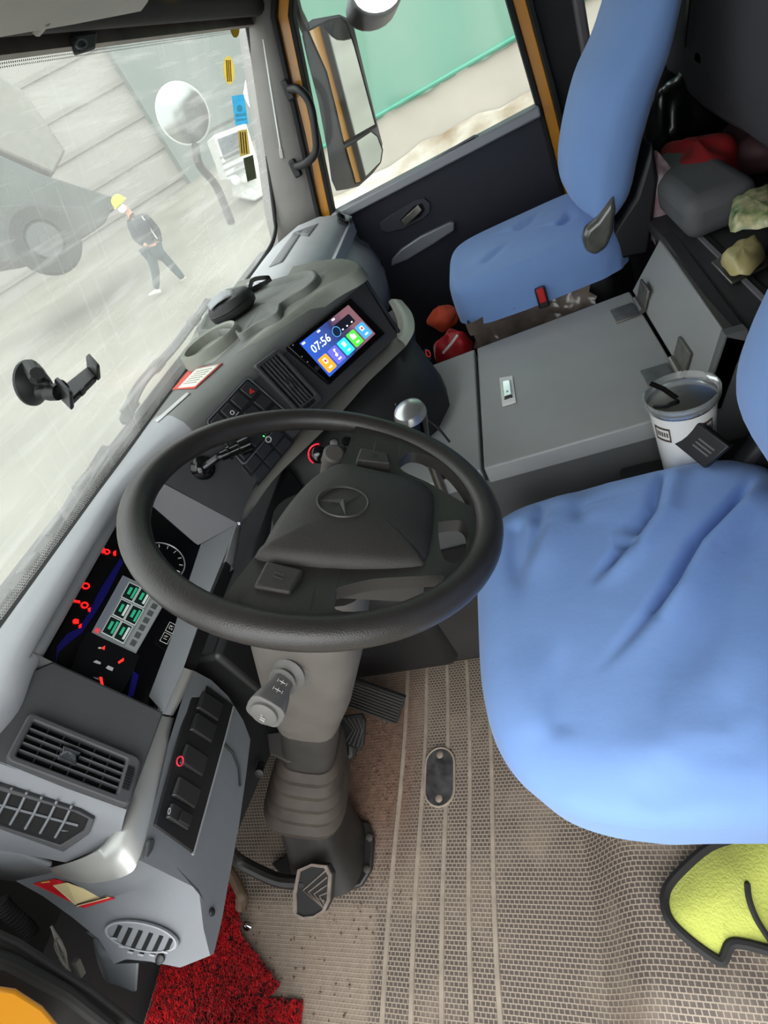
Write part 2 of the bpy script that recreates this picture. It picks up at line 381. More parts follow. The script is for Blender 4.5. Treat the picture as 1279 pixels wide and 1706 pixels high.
# ---- right side: wall_right (A-pillar, B-pillar, sill), door_1 with window
DX = 2.15
LIN = mat('pillar_grey', (120,116,112), .7, var=.12, bump=.2, bscale=600)
DARK = mat('dark_lining', (40,39,42), .75, var=.15)
DBL = mat('door_blue_black', (38,40,52), .6, var=.15, bump=.2, bscale=600)
def yz(pts, x): return [Vector((x, y, z)) for y, z in pts]
b = MB()
pin = [(2.175,.875,.80),(2.17,.83,.93),(2.165,.745,1.10),(2.16,.66,1.28),(2.16,.585,1.44),(2.16,.55,1.56)]
pout = [(2.15,.655,.80),(2.135,.625,.93),(2.13,.575,1.10),(2.13,.53,1.28),(2.13,.485,1.44),(2.13,.45,1.56)]
rows = []
for a_, c_ in zip(pin, pout):
    a_ = Vector(a_); c_ = Vector(c_); md = (a_+c_)/2+Vector((-.03,-.008,0))
    rows.append([a_+Vector((.06,.05,0)), a_, a_.lerp(md,.6)+Vector((-.006,0,0)), md, c_.lerp(md,.5)+Vector((-.008,-.004,0)), c_, c_+Vector((.07,-.005,0))])
b.grid(rows)
pil = struct(b.build('trim_1', LIN, solid=-.005, ang=60), 'grey pillar beside windscreen')
b = MB(); p0 = at(432,22,x=2.115); p1 = at(468,252,x=2.115); b.tube([p0, p0.lerp(p1,.5)+Vector((-.003,0,0)), p1], .0035, 8); lab(b.build('cable', WHITE, pil), 'thin white cable on pillar')
b = MB(); d = (p1-p0).normalized(); b.sweep([p1-d*.008, p1+d*.02], [(-.006,-.004),(.006,-.004),(.006,.005),(-.006,.005)], ref=(-1,0,0)); b.build('cable_clip', mat('pale_clip', (190,186,178), .5), pil, bevel=.002)
# grab handle on the pillar
gh = thing('grab_handle', 'black curved grab handle on right windscreen pillar', 'handle', at(495,275,x=2.12))
hp = [at(483,148,x=2.10), at(500,150,x=2.06), at(517,175,x=2.05), at(525,220,x=2.05), at(526,252,x=2.05), at(512,270,x=2.06), at(494,277,x=2.10)]
b = MB(); b.tube(bez(hp, 6), .0125, 12); b.build('grip', BK, gh)
for p in (at(480,150,x=2.112), at(492,280,x=2.112)):
    b = MB(); b.box(p.x-.014, p.x+.012, p.y-.014, p.y+.014, p.z-.028, p.z+.028); b.build('mount', BK, gh, bevel=.006)
# wall right: below / behind the door
b = MB()
b.prism(yz([(-1.0,-.1),(-.23,-.1),(-.19,.83),(-.19,1.62),(-.30,1.62),(-.30,.86),(-.56,.86),(-.56,1.62),(-1.0,1.62)], 2.14), (.09,0,0))
wr = struct(b.build('wall_right', DARK, bevel=.004))
bl_ = MB(); bl_.prism(yz([(-1.0,-.1),(-.25,-.1),(-.20,.83),(-.17,1.42),(-.10,1.47),(.45,1.47),(.53,1.42),(.70,.86),(.72,-.1),(.97,-.1),(.97,.84),(.64,1.46),(.60,1.62),(-1.0,1.62)], -.12), (.05,0,0))
struct(bl_.build('wall_left', DARK), 'driver side cab wall around the open doorway')
b = MB(); q = [(-.325,.885),(-.325,1.5),(-.54,1.5),(-.54,.885)]; qo = [(-.295,.85),(-.295,1.54),(-.57,1.54),(-.57,.85)]
b.ring(yz(qo,2.105), yz(q,2.115), (.045,0,0)); lab(b.build('window_surround', mat('surround_grey', (110,106,108), .6), wr, bevel=.01, seg=3), 'rounded grey frame of small side window')
b = MB(); b.tube([(2.10,-.43,.86),(2.09,-.43,1.55)], .022, 10); b.build('belt_post', BK, wr)
b = MB(); b.lathe((2.095,-.43,1.04), (0,0,1), [(.024,-.012),(.036,-.008),(.036,.008),(.024,.012)], 14); b.build('belt_guide', BK, wr)
b = MB(); b.add(yz([(-.32,.87),(-.32,1.55),(-.55,1.55),(-.55,.87)], 2.16), [(0,1,2,3)]); b.build('pane', glassy('side_glass', (236,244,240), .03), wr)

door = struct(thing('door_1', None, None, (DX,.2,.0)), 'right cab door with blue-black lining')
b = MB()   # inner panel
fr = [(.66,.05),(.645,.80),(.60,.832),(-.147,.832),(-.16,.80),(-.20,.05)]
b.prism(yz(fr, 2.125), (.10,0,0)); b.build('door_panel', DBL, door, bevel=.012, seg=3)
b = MB(); b.prism(yz([(.61,.815),(.61,.846),(-.15,.846),(-.15,.815)], 2.098), (.075,0,0)); lab(b.build('window_sill', mat('sill_grey', (160,161,166), .55), door, bevel=.006), 'grey sill strip under glass')
# frame around the window: rubber, painted steel, rubber
def strip(name, pts, w0, w1, x, m, dep=.03):
    """band that follows the opening outline, between offsets w0 and w1 outward"""
    P = [Vector((0,a,c)) for a, c in pts]; cen = Vector((0,.2,1.1)); o_ = []; i_ = []
    for k, p in enumerate(P):
        t = (P[min(k+1,len(P)-1)]-P[max(k-1,0)]).normalized(); n = Vector((0,-t.z,t.y))
        if n.dot(p-cen) < 0: n = -n
        i_.append(p+n*w0); o_.append(p+n*w1)
    rows = [[Vector((x,p.y,p.z)), Vector((x,q.y,q.z)), Vector((x+dep,q.y,q.z)), Vector((x+dep,p.y,p.z))] for p, q in zip(i_, o_)]
    b = MB(); b.grid(rows, cu=True); return b.build(name, m, door, bevel=.003)
open_ = [(.615,.80),(.60,.86),(.525,1.12),(.455,1.36),(.40,1.43),(.30,1.455),(.0,1.455),(-.09,1.43),(-.12,1.36),(-.13,1.12),(-.147,.84),(-.16,.5)]
strip('glass_seal', open_, -.004, .012, 2.12, RUB, .05)
strip('painted_frame', open_, .012, .046, 2.13, YEL, .03)
strip('door_seal', open_, .046, .062, 2.105, RUB, .05)
b = MB(); b.add(yz([(.61,.83),(.455,1.36),(.40,1.43),(-.09,1.44),(-.12,1.36),(-.147,.83)], 2.17), [(0,1,2,3,4,5)]); b.build('pane', MATS['side_glass'], door, smooth=False)
b = MB(); b.prism(yz([(.70,-.9),(.66,.80),(-.18,.80),(-.22,-.9)], 2.225), (.03,0,0)); b.build('outer_skin', YEL, door, bevel=.01)
# door fittings
DP = Plane(Vector((2.122,0,0)), Vector((2.122,1,0)), Vector((2.122,0,1)))
def dprism(name, px, h0, h1, m, parent=door, bevel=.002, **k):
    b = MB(); b.prism([DP.on(x, y)+DP.n*h0 for x, y in px], DP.n*(h1-h0)); return b.build(name, m, parent, bevel=bevel, **k)
for ya,yb,za,zb_ in ((-1.05,-.57,-.9,1.62),(-.57,-.22,-.9,.85),(-.30,-.22,.85,1.62)):
    b = MB(); b.box(2.232,2.262,ya,yb,za,zb_); b.build('outer_panel', YEL, wr)
rec = dprism('handle_recess', [(632,371),(650,358),(690,333),(706,328),(717,338),(716,354),(706,364),(672,381),(645,388),(634,384)], 0, .006, mat('recess_edge', (58,59,68), .5), bevel=.003)
dprism('recess_cup', [(666,366),(690,342),(703,338),(708,348),(700,360),(676,374)], .004, .0075, VOID, rec, 0)
b = MB(); b.sweep([DP.on(672,370)+DP.n*.012, DP.on(688,355)+DP.n*.02, DP.on(700,343)+DP.n*.016], [(-.012,-.003),(.012,-.003),(.012,.003),(-.012,.003)], ref=DP.n); lab(b.build('handle_lever', STEEL, rec, bevel=.002), 'metal door release lever')
dprism('armrest_trim', [(652,441),(653,430),(668,413),(700,391),(750,367),(757,368),(757,382),(720,406),(680,430)], 0, .02, mat('door_silver', (150,153,160), .4, metal=.4), bevel=.006, seg=3)
dprism('demister_slot', [(697,287),(700,280),(745,250),(790,224),(797,225),(795,231),(748,262),(704,290)], .0, .006, mat('slot_rim', (110,112,120), .5))
dprism('slot_gap', [(702,284),(745,254),(790,228),(793,229),(747,259),(706,286)], .006, .008, VOID, bevel=0)
dprism('lock_pin', [(646,320),(648,312),(661,309),(661,314),(650,321)], .0, .012, BK)
# sill edge highlight strip of door step and outside left: jamb
JX = .036
jm = struct(thing('door_2', None, None, (.03,.7,.0)), 'left door jamb with yellow paint')
def jy(px, py, dy=0.): return at(px, py, y=.62+dy)
b = MB(); b.prism([jy(-40,1632), jy(30,1643), jy(75,1672), jy(118,1722), jy(60,1800), jy(-80,1760)], (-.012,.035,-.01)); lab(b.build('painted_jamb', YEL, jm, bevel=.006, seg=3), 'glossy yellow painted steel')
JD = mat('jamb_dirty', (52,47,46), .75, var=.45, vscale=20)
b = MB(); b.prism([jy(-80,1515,.05), jy(0,1545,.05), jy(60,1588,.05), jy(175,1662,.05), jy(262,1730,.05), jy(200,1790,.05), jy(-80,1760,.05)], (-.012,.05,-.01)); b.build('jamb_panel', JD, jm, bevel=.006)
b = MB(); b.tube([jy(-60,1575,.04), jy(20,1605,.04), jy(110,1655,.04), jy(200,1725,.04)], .007, 10); b.build('door_seal', RUB, jm)
b = MB(); b.tube([jy(-60,1530,.045), jy(30,1572,.045), jy(150,1650,.045), jy(245,1725,.045)], .004, 10); b.build('door_seal', RUB, jm)

# ================================================================== DASHBOARD
P1 = Plane(at(85,1000,z=.85), at(210,800,z=.85), at(320,1115,z=.66))
P2 = Plane(at(340,680,z=.85), at(600,450,z=.85), (at(570,690,z=.66)+at(665,570,z=.66))/2)
dash = thing('dashboard', 'grey and charcoal truck dashboard curving around the driver', 'dashboard', (.9,.75,.3))
# hood edge and trim line in plan
U = [P1.on(-60,1262)+Vector((0,.0,.012)), P1.on(14,1185)+Vector((0,.002,.014)), P1.on(62,1112)+Vector((0,.006,.026))]+[Vector(p) for p in ((.40,.731,.85),(.53,.745,.85),(.655,.752,.85),(.757,.711,.85),(.843,.646,.85),(1.011,.539,.85),(1.15,.440,.85),(1.255,.362,.85))]
Wl = [Vector((x,.862,.832)) for x in (.05,.16,.30,.42,.56,.70,.85,1.0,1.2,1.38,1.5)]
rows = []
for u, w in zip(U, Wl):
    d = (u-w); d.z = 0; L_ = d.length; d.normalize(); row = []
    bul = .028 if u.x > .8 else .012
    for t in (0, .15, .35, .55, .75, .9):
        p = w.lerp(u, t*.93); p.z += bul*math.sin(min(1,t/.9)*math.pi*.62); row.append(p)
    row += [u+Vector((0,0,.006)), u+d*.008-Vector((0,0,.006)), u+d*.008-Vector((0,0,.022)), u-Vector((0,0,.03))]
    rows.append(row)
# refine along x
def refine(rows, n):
    cols = list(zip(*rows)); cols = [bez(c, n) for c in cols]; return [list(r) for r in zip(*cols)]
DTR = refine(rows, 5)
b = MB(); b.grid(DTR[:34]); b.build('dash_top', DG, dash, ang=60)
b = MB(); b.grid(DTR[33:]); b.build('centre_hood', mat('hood_grey', (104,106,102), .55, var=.15, vscale=10), dash, ang=60)
# facing: left panel (vent), right of cluster, centre stack.  rows from hood to trim
def onT(px, py): return at(px, py, z=.662)
def face(name, us, ts, m, rws=6, n=1, push=0):
    rws_ = []
    for u, t in zip(us, ts):
        u = Vector(u)-Vector((0,0,.012)); rws_.append([u.lerp(t, k/rws) for k in range(rws+1)])
    b = MB(); b.grid(refine(rws_, n) if n > 1 else rws_); return b.build(name, m, dash, ang=50)
CLt, CLb = P1.on(88,1103), P1.on(272,1187)
CRt, CRb = P1.on(262,800), P1.on(396,872)
b = MB(); b.prism([P1.on(x,y) for x,y in ((88,1103),(272,1187),(245,1262),(212,1352),(4,1274),(-60,1250),(-40,1215),(14,1180),(50,1120))], P1.n*-.006); b.build('face_panel', DK, dash, bevel=.002)
b = MB(); b.grid([[P1.on(-60,1250), P1.on(14,1180), P1.on(50,1120), P1.on(88,1103)], [U[0]-Vector((0,0,.03)), U[1]-Vector((0,0,.03)), U[2]-Vector((0,0,.03)), CLt+Vector((0,.006,.03))]]); b.build('face_return', DK, dash)
P2b = P2.on(470,770)
face('face_panel', [CRt+Vector((0,.006,.03)), U[6]+Vector((.0,.0,0)), U[7], U[8], U[9], U[10]],
     [CRb, P2.on(437,783), P2.on(492,726), P2.on(560,655), P2.on(618,600), P2.on(662,560)], DK, n=3)
# end cap at the door side
P3 = Plane(P1.on(211,1349), P1.on(5,1271), at(85,1445,z=.67))
b = MB(); e0 = [P1.on(-80,1240), P1.on(5,1271), P1.on(110,1313), P1.on(211,1349)]
e1 = [P3.on(-120,1400), P3.on(20,1420), P3.on(110,1437), P3.on(200,1400)]
rws_ = []
for a_, c_ in zip(e0, e1): rws_.append([a_, a_.lerp(c_,.12)+P3.n*.006, a_.lerp(c_,.5)+P3.n*.008, c_])
b.grid(rws_); b.build('end_cap', DG2, dash, ang=60)
b = MB(); b.add([P1.on(-80,1240)+Vector((-.01,.01,.03)), U[1]+Vector((-.03,.0,-.01)), U[0]+Vector((0,.1,0)), Wl[0], Wl[1]], [(0,1,2),(1,4,3,2)]); b.build('end_top', DG, dash)
# instrument recess: right wall, left wall, ledge
IN = Vector((0,.055,-.005))
b = MB(); b.grid([[CRt+Vector((0,.006,.03)), CRt, CRb], [CRt+Vector((-.03,.075,.03)), CRt+Vector((-.03,.06,0)), P1.on(330,908,-.035)]]); b.build('recess_wall', mat('recess_grey', (98,99,102), .5, var=.1), dash)
b = MB(); b.grid([[CLt+Vector((0,.006,.03)), CLt, CLb], [CLt+Vector((.0,.07,.03)), CLt+Vector((.0,.055,0)), CLb+Vector((0,.05,.02))]]); b.build('recess_wall', DK, dash)
lg0 = [P1.on(272,1187), P1.on(306,1112), P1.on(350,985), P1.on(396,872)]
lg1 = [P1.on(248,1160,-.035), P1.on(285,1062,-.035), P1.on(312,975,-.035), P1.on(335,905,-.035)]
b = MB(); b.grid([lg0, lg1]); b.build('recess_ledge', DG2, dash)
b = MB(); b.grid([[CLt+Vector((-.01,.0,.03)), CLt.lerp(CRt,.5)+Vector((0,.004,.036)), CRt+Vector((.01,0,.03))], [CLt+Vector((-.01,.08,.0)), CLt.lerp(CRt,.5)+Vector((0,.084,.0)), CRt+Vector((.01,.08,0))]]); b.build('hood_lining', BK, dash)
# silver trim strips
def trim(ins, outs, zi=.668, zo=.640, m=SIL, rows=None):
    a_ = bez([at(x,y,z=zi) for x,y in ins], 5); c_ = bez([at(x,y,z=zo) for x,y in outs], 5); rws_ = []
    for p, q in zip(a_, c_):
        o = Vector((-.35,-.9,0))
        rws_.append([p+Vector((0,.012,-.004)), p, p.lerp(q,.5)+o*.004, q, q+Vector((0,.012,-.004))])
    b = MB(); b.grid(rws_); return b.build('silver_trim', m, dash, ang=70)
trim([(262,1190),(239,1269),(214,1342),(200,1374),(176,1408),(134,1431),(83,1446)], [(290,1196),(268,1290),(250,1372),(232,1431),(211,1458),(151,1470),(86,1452)])
trim([(305,1112),(284,1150),(264,1188)], [(324,1118),(305,1160),(288,1192)], .669, .646)
trim([(394,872),(405,842),(437,783),(492,726),(560,655),(618,600),(640,580),(660,562)], [(402,876),(413,861),(456,799),(529,727),(574,681),(610,640),(640,611),(676,577)], .668, .645, mat('silver_trim_dull', (158,156,146), .4, metal=.35))
trim([(660,562),(669,545),(664,520),(652,498)], [(676,577),(690,550),(686,522),(669,500)], .669, .655, mat('silver_trim_dull', (1,1,1)))
trim([(376,935),(385,903),(394,873)], [(389,948),(396,910),(402,877)], .669, .648)
b = MB(); p = P1.on(398,874)+P1.n*.004; b.lathe(p, P1.n, [(.004,-.004),(.005,0),(.002,.003)], 10); b.build('trim_stud', CHR, dash)
# black gap strip behind the wheel between the trims
b = MB(); b.grid([[at(306,1112,z=.66), at(345,1010,z=.66), at(376,935,z=.66)], [at(324,1120,z=.63), at(362,1020,z=.63), at(390,950,z=.63)]]); b.build('trim_gap', BK, dash)

# ---- lower knee panel, corner and speaker side
P4 = Plane(at(293,1200,z=.642), at(250,1372,z=.642), at(415,1232,y=.645))
cor = [at(232,1433,z=.642), P4.on(290,1440), P4.on(331,1482), P4.on(339,1548), P4.on(350,1592)]
P5 = Plane(P4.on(331,1482), P4.on(350,1592), at(60,1466,z=.628))
kn = [[at(324,1118,z=.645), P4.on(352,1133), P4.on(380,1160), P4.on(405,1200)],
      [at(305,1160,z=.644), P4.on(345,1175), P4.on(375,1195), P4.on(417,1232)],
      [at(280,1240,z=.643), P4.on(325,1260), P4.on(365,1275), P4.on(410,1290)],
      [at(262,1320,z=.642), P4.on(310,1345), P4.on(355,1370), P4.on(398,1375)],
      [at(250,1372,z=.642), P4.on(303,1400), P4.on(350,1430), P4.on(388,1430)],
      [cor[0], cor[1], P4.on(345,1470), P4.on(377,1490)],
      [cor[2], P4.on(340,1500), P4.on(355,1515), P4.on(369,1535)],
      [cor[3], P4.on(345,1550), P4.on(355,1556), P4.on(363,1560)],
      [cor[4], P4.on(351,1592), P4.on(353,1591), P4.on(356,1589)]]
b = MB(); b.grid(kn); b.build('knee_panel', DG2, dash, ang=50)
en = [[P5.on(23,1466), at(86,1453,z=.638), at(151,1470,z=.638), at(211,1458,z=.638), cor[0]],
      [P5.on(70,1492), P5.on(110,1490), P5.on(170,1500), P5.on(235,1480), cor[1]],
      [P5.on(120,1528), P5.on(155,1530), P5.on(210,1535), P5.on(275,1520), cor[2]],
      [P5.on(165,1565), P5.on(195,1570), P5.on(240,1580), P5.on(290,1575), cor[3]],
      [P5.on(190,1606), P5.on(210,1598), P5.on(250,1602), P5.on(300,1612), cor[4]]]
b = MB(); b.grid(en); b.build('corner_panel', DG2, dash, ang=50)
# rounded returning flange along the bottom edge
b = MB(); e_ = [P5.on(190,1606), P5.on(250,1604), P5.on(300,1612), cor[4], P4.on(363,1560)]
b.grid([[p for p in e_], [p+Vector((.012,.03,-.02)) for p in e_], [p+Vector((.03,.08,-.005)) for p in e_]]); b.build('bottom_flange', DG2, dash, ang=60)
b = MB(); b.prism([P5.on(165,1590,-.01), P5.on(235,1597,-.01), P5.on(230,1660,-.03), P5.on(175,1640,-.03)], Vector((.02,.03,0))); b.build('support_foot', DG2, dash, bevel=.006)
b = MB(); b.grid([[P3.on(-140,1400), P3.on(20,1420), P3.on(84,1441)], [P5.on(-90,1458), P5.on(23,1468), at(86,1454,z=.638)]]); b.build('end_skirt', DG2, dash, solid=-.004)
def E5(px, py, h=0.):
    return hit(en, px, py, h+.001)
# speaker grille: raised ellipse ring and six dark slots with lips
sc = (239,1557)
def ell(rx, ry, ang, n=28): 
    a = math.radians(ang); return [(sc[0]+rx*math.cos(t)*math.cos(a)-ry*math.sin(t)*math.sin(a), sc[1]+rx*math.cos(t)*math.sin(a)+ry*math.sin(t)*math.cos(a)) for t in [6.28319*k/n for k in range(n)]]
b = MB(); b.prism([E5(x,y,.001) for x,y in ell(63,25,12)], P5.n*.0045); grl = b.build('speaker_grille', DG2, dash, bevel=.002, seg=3)
b = MB(); b.ring([E5(x,y,.0055) for x,y in ell(61,23.5,12)], [E5(x,y,.0055) for x,y in ell(57,21,12)], P5.n*.0012); b.build('grille_rim', DG, grl)
for k in range(6):
    x0 = 204+k*17; y0 = 1537+k*4.2; l = (22,32,38,38,34,24)[k]; x1 = x0-l*.42; y1 = y0+l*.9
    b = MB(); b.prism([E5(x0-3,y0,.0056), E5(x0+4,y0+2,.0056), E5(x1+4,y1+2,.0056), E5(x1-3,y1,.0056)], P5.n*.0008); b.build('slot', VOID, grl, smooth=False)
    b = MB(); b.prism([E5(x1-4,y1-1,.0058), E5(x1+5,y1+1,.0058), E5(x1+4,y1+4,.0058), E5(x1-5,y1+2,.0058)], P5.n*.002); b.build('slot_lip', mat('lip_pale', (150,153,156), .4), grl, smooth=False)
b = MB(); b.lathe(E5(268,1596,.001), P5.n, [(.006,0),(.0055,.003),(.003,.004)], 12); b.build('screw', BK, dash)
b = MB(); b.lathe(P4.on(352,1520,.001), P4.n, [(.005,0),(.0045,.003),(.002,.004)], 12); b.build('screw', BK, dash)
b = MB(); b.prism([P4.on(x,y,.001) for x,y in ((243,1400),(250,1397),(253,1403),(249,1418),(241,1430),(236,1432),(240,1415))], P4.n*.006); b.build('latch_button', DK, dash, bevel=.002)
# lower switch panel
b = MB(); b.prism([P4.on(x,y,.0) for x,y in ((326,1131),(388,1177),(375,1227),(321,1424),(254,1376),(300,1210))], P4.n*.004); swp = b.build('switch_panel', BK, dash, bevel=.002)
b = MB(); b.sweep([P4.on(388,1177,.003), P4.on(375,1227,.003), P4.on(321,1424,.003)], [(-.0015,-.0015),(.0015,-.0015),(.0015,.0015),(-.0015,.0015)], ref=P4.n); b.build('panel_edge', mat('edge_pale', (150,152,152), .4), swp)
def rocker(name, cx, cy, l, w, m, parent, plane, dirx=(.86,.5), h=.0045, rise=.006):
    u = Vector((dirx[0], dirx[1])); v = Vector((-.33,.94))
    q = [Vector((cx,cy))+u*sx*l/2+v*sy*w/2 for sx, sy in ((-1,-1),(1,-1),(1,1),(-1,1))]
    Q = Quad(plane, [tuple(p) for p in q])
    b = MB(); b.hexa([Q.P(0,0,h), Q.P(1,0,h), Q.P(1,1,h), Q.P(0,1,h)], [Q.P(.06,.06,h+rise), Q.P(.94,.06,h+rise*.5), Q.P(.94,.94,h+rise*.5), Q.P(.06,.94,h+rise)])
    return b.build(name, m, parent, bevel=.0015), Q
SW = mat('switch_black', (40,40,41), .4)
sws = []
for cx, cy, l, w in ((345,1178,44,32),(334,1214,44,32),(318,1268,46,36),(305,1322,46,36),(293,1362,44,28)): sws.append(rocker('switch', cx, cy, l, w, SW, swp, P4))
b = MB(); c0 = P4.on(300,1268,.013); b.tube([c0+Vector((math.cos(a)*.006,0,math.sin(a)*.006)) for a in np.linspace(0,6.28,17)[:-1]], .0011, 6, True); b.build('red_mark', emit('red_mark', (190,40,60), .3), swp)
text('0', 'lamp_mark', P4.on(281,1352,.012), P4.on(290,1357)-P4.on(281,1352), P4.on(281,1344)-P4.on(281,1352), .012, WHITE, swp)
b = MB(); b.qbox(sws[4][1], .4,.85,.2,.9,.009,.013); b.build('dial_wheel', RUB, swp, bevel=.001)
b = MB(); b.tube([P4.on(372,1238,.002), P4.on(388,1255,.003), P4.on(398,1280,.003), P4.on(400,1310,.002)], .0018, 6); b.build('panel_seam', BK, dash)

# ---- air vents
def vent(plane, outer, name, rows_, cols, knob, lift=.0, mfr=DK):
    Q = Quad(plane, outer, lift); L1 = (Q.c[1]-Q.c[0]).length; L2 = (Q.c[3]-Q.c[0]).length; asp = L1/L2
    o = [Q.P(a,c,.0) for a,c in rrect(0,1,0,1,.05,asp)]; i_ = [Q.P(a,c,.0) for a,c in rrect(.06,.87,.13,.87,.02,asp)]
    b = MB(); b.ring(o, i_, Q.n*.015); fr_ = b.build('air_vent', mfr, dash, bevel=.003, seg=3)
    b = MB(); b.qbox(Q,.05,.88,.1,.9,-.002,.0015); b.build('vent_cavity', VOID, fr_, smooth=False)
    for k in range(rows_):
        t = .13+.74*(k+1)/(rows_+1)
        b = MB(); b.hexa([Q.P(.06,t-.012,+.002), Q.P(.06,t+.006,+.002), Q.P(.87,t+.006,+.002), Q.P(.87,t-.012,+.002)], [Q.P(.06,t-.004,.0135), Q.P(.06,t+.014,.0135), Q.P(.87,t+.014,.0135), Q.P(.87,t-.004,.0135)]); b.build('slat', mat('slat_grey', (84,85,87), .5), fr_, smooth=False)
    for k in range(cols):
        s_ = .06+.81*(k+1)/(cols+1)
        b = MB(); b.qbox(Q, s_-.004, s_+.004, .13,.87,+.001,.008); b.build('vane', DK, fr_, smooth=False)
    b = MB(); ks, kt = knob; b.prism([Q.P(a,c,.011) for a,c in rrect(ks-.07,ks+.07,kt-.06,kt+.06,.05,asp)], Q.n*.008); b.build('vent_tab', DG2, fr_, bevel=.002)
    b = MB()
    for k in range(9):
        b.qbox(Q,.895,.955,.25+.055*k,.25+.055*k+.04,.013,.0185-.0006*abs(k-4))
    b.build('thumbwheel', BK, fr_, smooth=False)
    return fr_
vent(P1, [(46,1193),(232,1270),(211,1349),(4,1272)], 'v', 4, 5, (.42,.52))
vent(P2, [(419,612),(458,583),(534,666),(497,696)][0:1]+[(497,696),(534,666),(458,583)], 'v', 5, 3, (.5,.45), lift=.004)
# side-window demister in the end cap
Qd = [(-40,1300),(0,1310),(128,1347),(150,1358),(142,1378),(104,1402),(0,1368),(-40,1350)]
b = MB(); cx_ = sum(p[0] for p in Qd)/8; cy_ = sum(p[1] for p in Qd)/8
b.ring([P3.on(cx_+(x-cx_)*1.10, cy_+(y-cy_)*1.22, .007) for x,y in Qd], [P3.on(x,y,.007) for x,y in Qd], P3.n*.006); dm = b.build('demister_vent', DK, dash, bevel=.002)
b = MB(); b.prism([P3.on(x,y,.007) for x,y in Qd], P3.n*.0015); b.build('vent_cavity', VOID, dm, smooth=False)
for k in range(6):
    x0 = -15+k*25; y0 = 1305+k*7.2
    b = MB(); b.tube([P3.on(x0+10,y0,.011), P3.on(x0-3,y0+28,.013), P3.on(x0-18,y0+54,.011)], .0016, 6); b.build('vane', DG2, dm)
b = MB(); b.tube([P3.on(-30,1333,.010), P3.on(130,1375,.010)], .0014, 6); b.build('slat', DG2, dm)

# ---- centre switch bank
Qs = Quad(P2, [(345,703),(411,632),(476,690),(405,772)])
b = MB(); b.prism([Qs.P(a,c,.0) for a,c in rrect(-.04,1.04,-.04,1.04,.06)], Qs.n*.005); bank = b.build('switch_bank', BK, dash, bevel=.002)
b = MB(); b.ring([Qs.P(a,c,.005) for a,c in rrect(-.03,1.03,-.03,1.03,.06)], [Qs.P(a,c,.005) for a,c in rrect(-.01,1.01,-.01,1.01,.05)], Qs.n*.001); b.build('bank_rim', DG2, bank)
WM = mat('mark_white', (200,200,196), .5); RM = emit('hazard_red', (190,40,40), .25)
for i in range(4):
    for j in range(3):
        b = MB(); s0 = i/4+.015; t0 = j/3+.02
        b.hexa([Qs.P(s0,t0,.005), Qs.P(s0+.22,t0,.005), Qs.P(s0+.22,t0+.29,.005), Qs.P(s0,t0+.29,.005)], [Qs.P(s0+.01,t0+.02,.008), Qs.P(s0+.21,t0+.02,.008), Qs.P(s0+.21,t0+.27,.013), Qs.P(s0+.01,t0+.27,.013)])
        b.build('switch', SW, bank, bevel=.0012)
def mark_ring(c, r, m, parent, n, th=.0009):
    u = n.cross(Vector((0,0,1))).normalized(); v = u.cross(n); b = MB(); b.tube([c+u*r*math.cos(a)+v*r*math.sin(a) for a in np.linspace(0,6.28319,15)[:-1]], th, 5, True); return b.build('switch_mark', m, parent)
tri = [Qs.P(.86+.05*math.cos(a),.2+.05*math.sin(a)*1.1,.0135) for a in (math.radians(-90+20), math.radians(30+20), math.radians(150+20))]
for sc_ in (1, .5):
    cc = sum(tri, Vector())/3; b = MB(); b.tube([cc+(p-cc)*sc_ for p in tri], .0008, 5, True); b.build('hazard_mark', RM, bank)
for (s_, t_) in ((.13,.2),(.38,.2),(.62,.85)): mark_ring(Qs.P(s_,t_,.0125), .0038, WM, bank, Qs.n)
for (s_, t_) in ((.17,.28),(.42,.28)):
    b = MB(); b.tube([Qs.P(s_-.03,t_,.0135), Qs.P(s_+.04,t_,.0135)], .0006, 5); b.build('switch_mark', WM, bank)
# second bank seen below the rim
Qs2 = Quad(P2, [(404,776),(458,712),(486,738),(430,806)])
b = MB(); b.qbox(Qs2,-.05,1.05,-.05,1.05,0,.004); bk2 = b.build('switch_bank', BK, dash, bevel=.002)
for i in range(3):
    for j in range(2):
        b = MB(); b.qbox(Qs2, i/3+.02, i/3+.31, j/2+.03, j/2+.47, .004,.009); b.build('switch', SW, bk2, bevel=.001)
mark_ring(P2.on(447,732,.011), .006, WM, bk2, P2.n, .0014)
b = MB(); b.lathe(P2.on(439,727,.010), P2.n, [(.0016,0),(.0016,.001),(.0008,.0016)], 8); b.build('led', emit('led_green', (60,255,90), 4.), bk2)

# ---- centre: end cheek of the stack, storage opening, lower pillar with lighter socket
ck = [U[10]+Vector((0,0,.005)), at(620,462,z=.835), at(655,498,z=.73), at(690,530,z=.665)]
ck0 = [P2.on(600,452), P2.on(608,470,.004), P2.on(640,520,.004), P2.on(664,556,.004)]
b = MB(); b.grid([ck0, [p+Vector((.012,-.004,0)) for p in ck0], [p+Vector((.05,.03,0)) for p in ck0], [p+Vector((.12,.16,0)) for p in ck0], [p+Vector((.1,.4,-.02)) for p in ck0]]); b.build('stack_cheek', DK, dash, ang=60)
PZ = .51
def lowpoly(z): return [at(x,y,z=z) for x,y in ()]
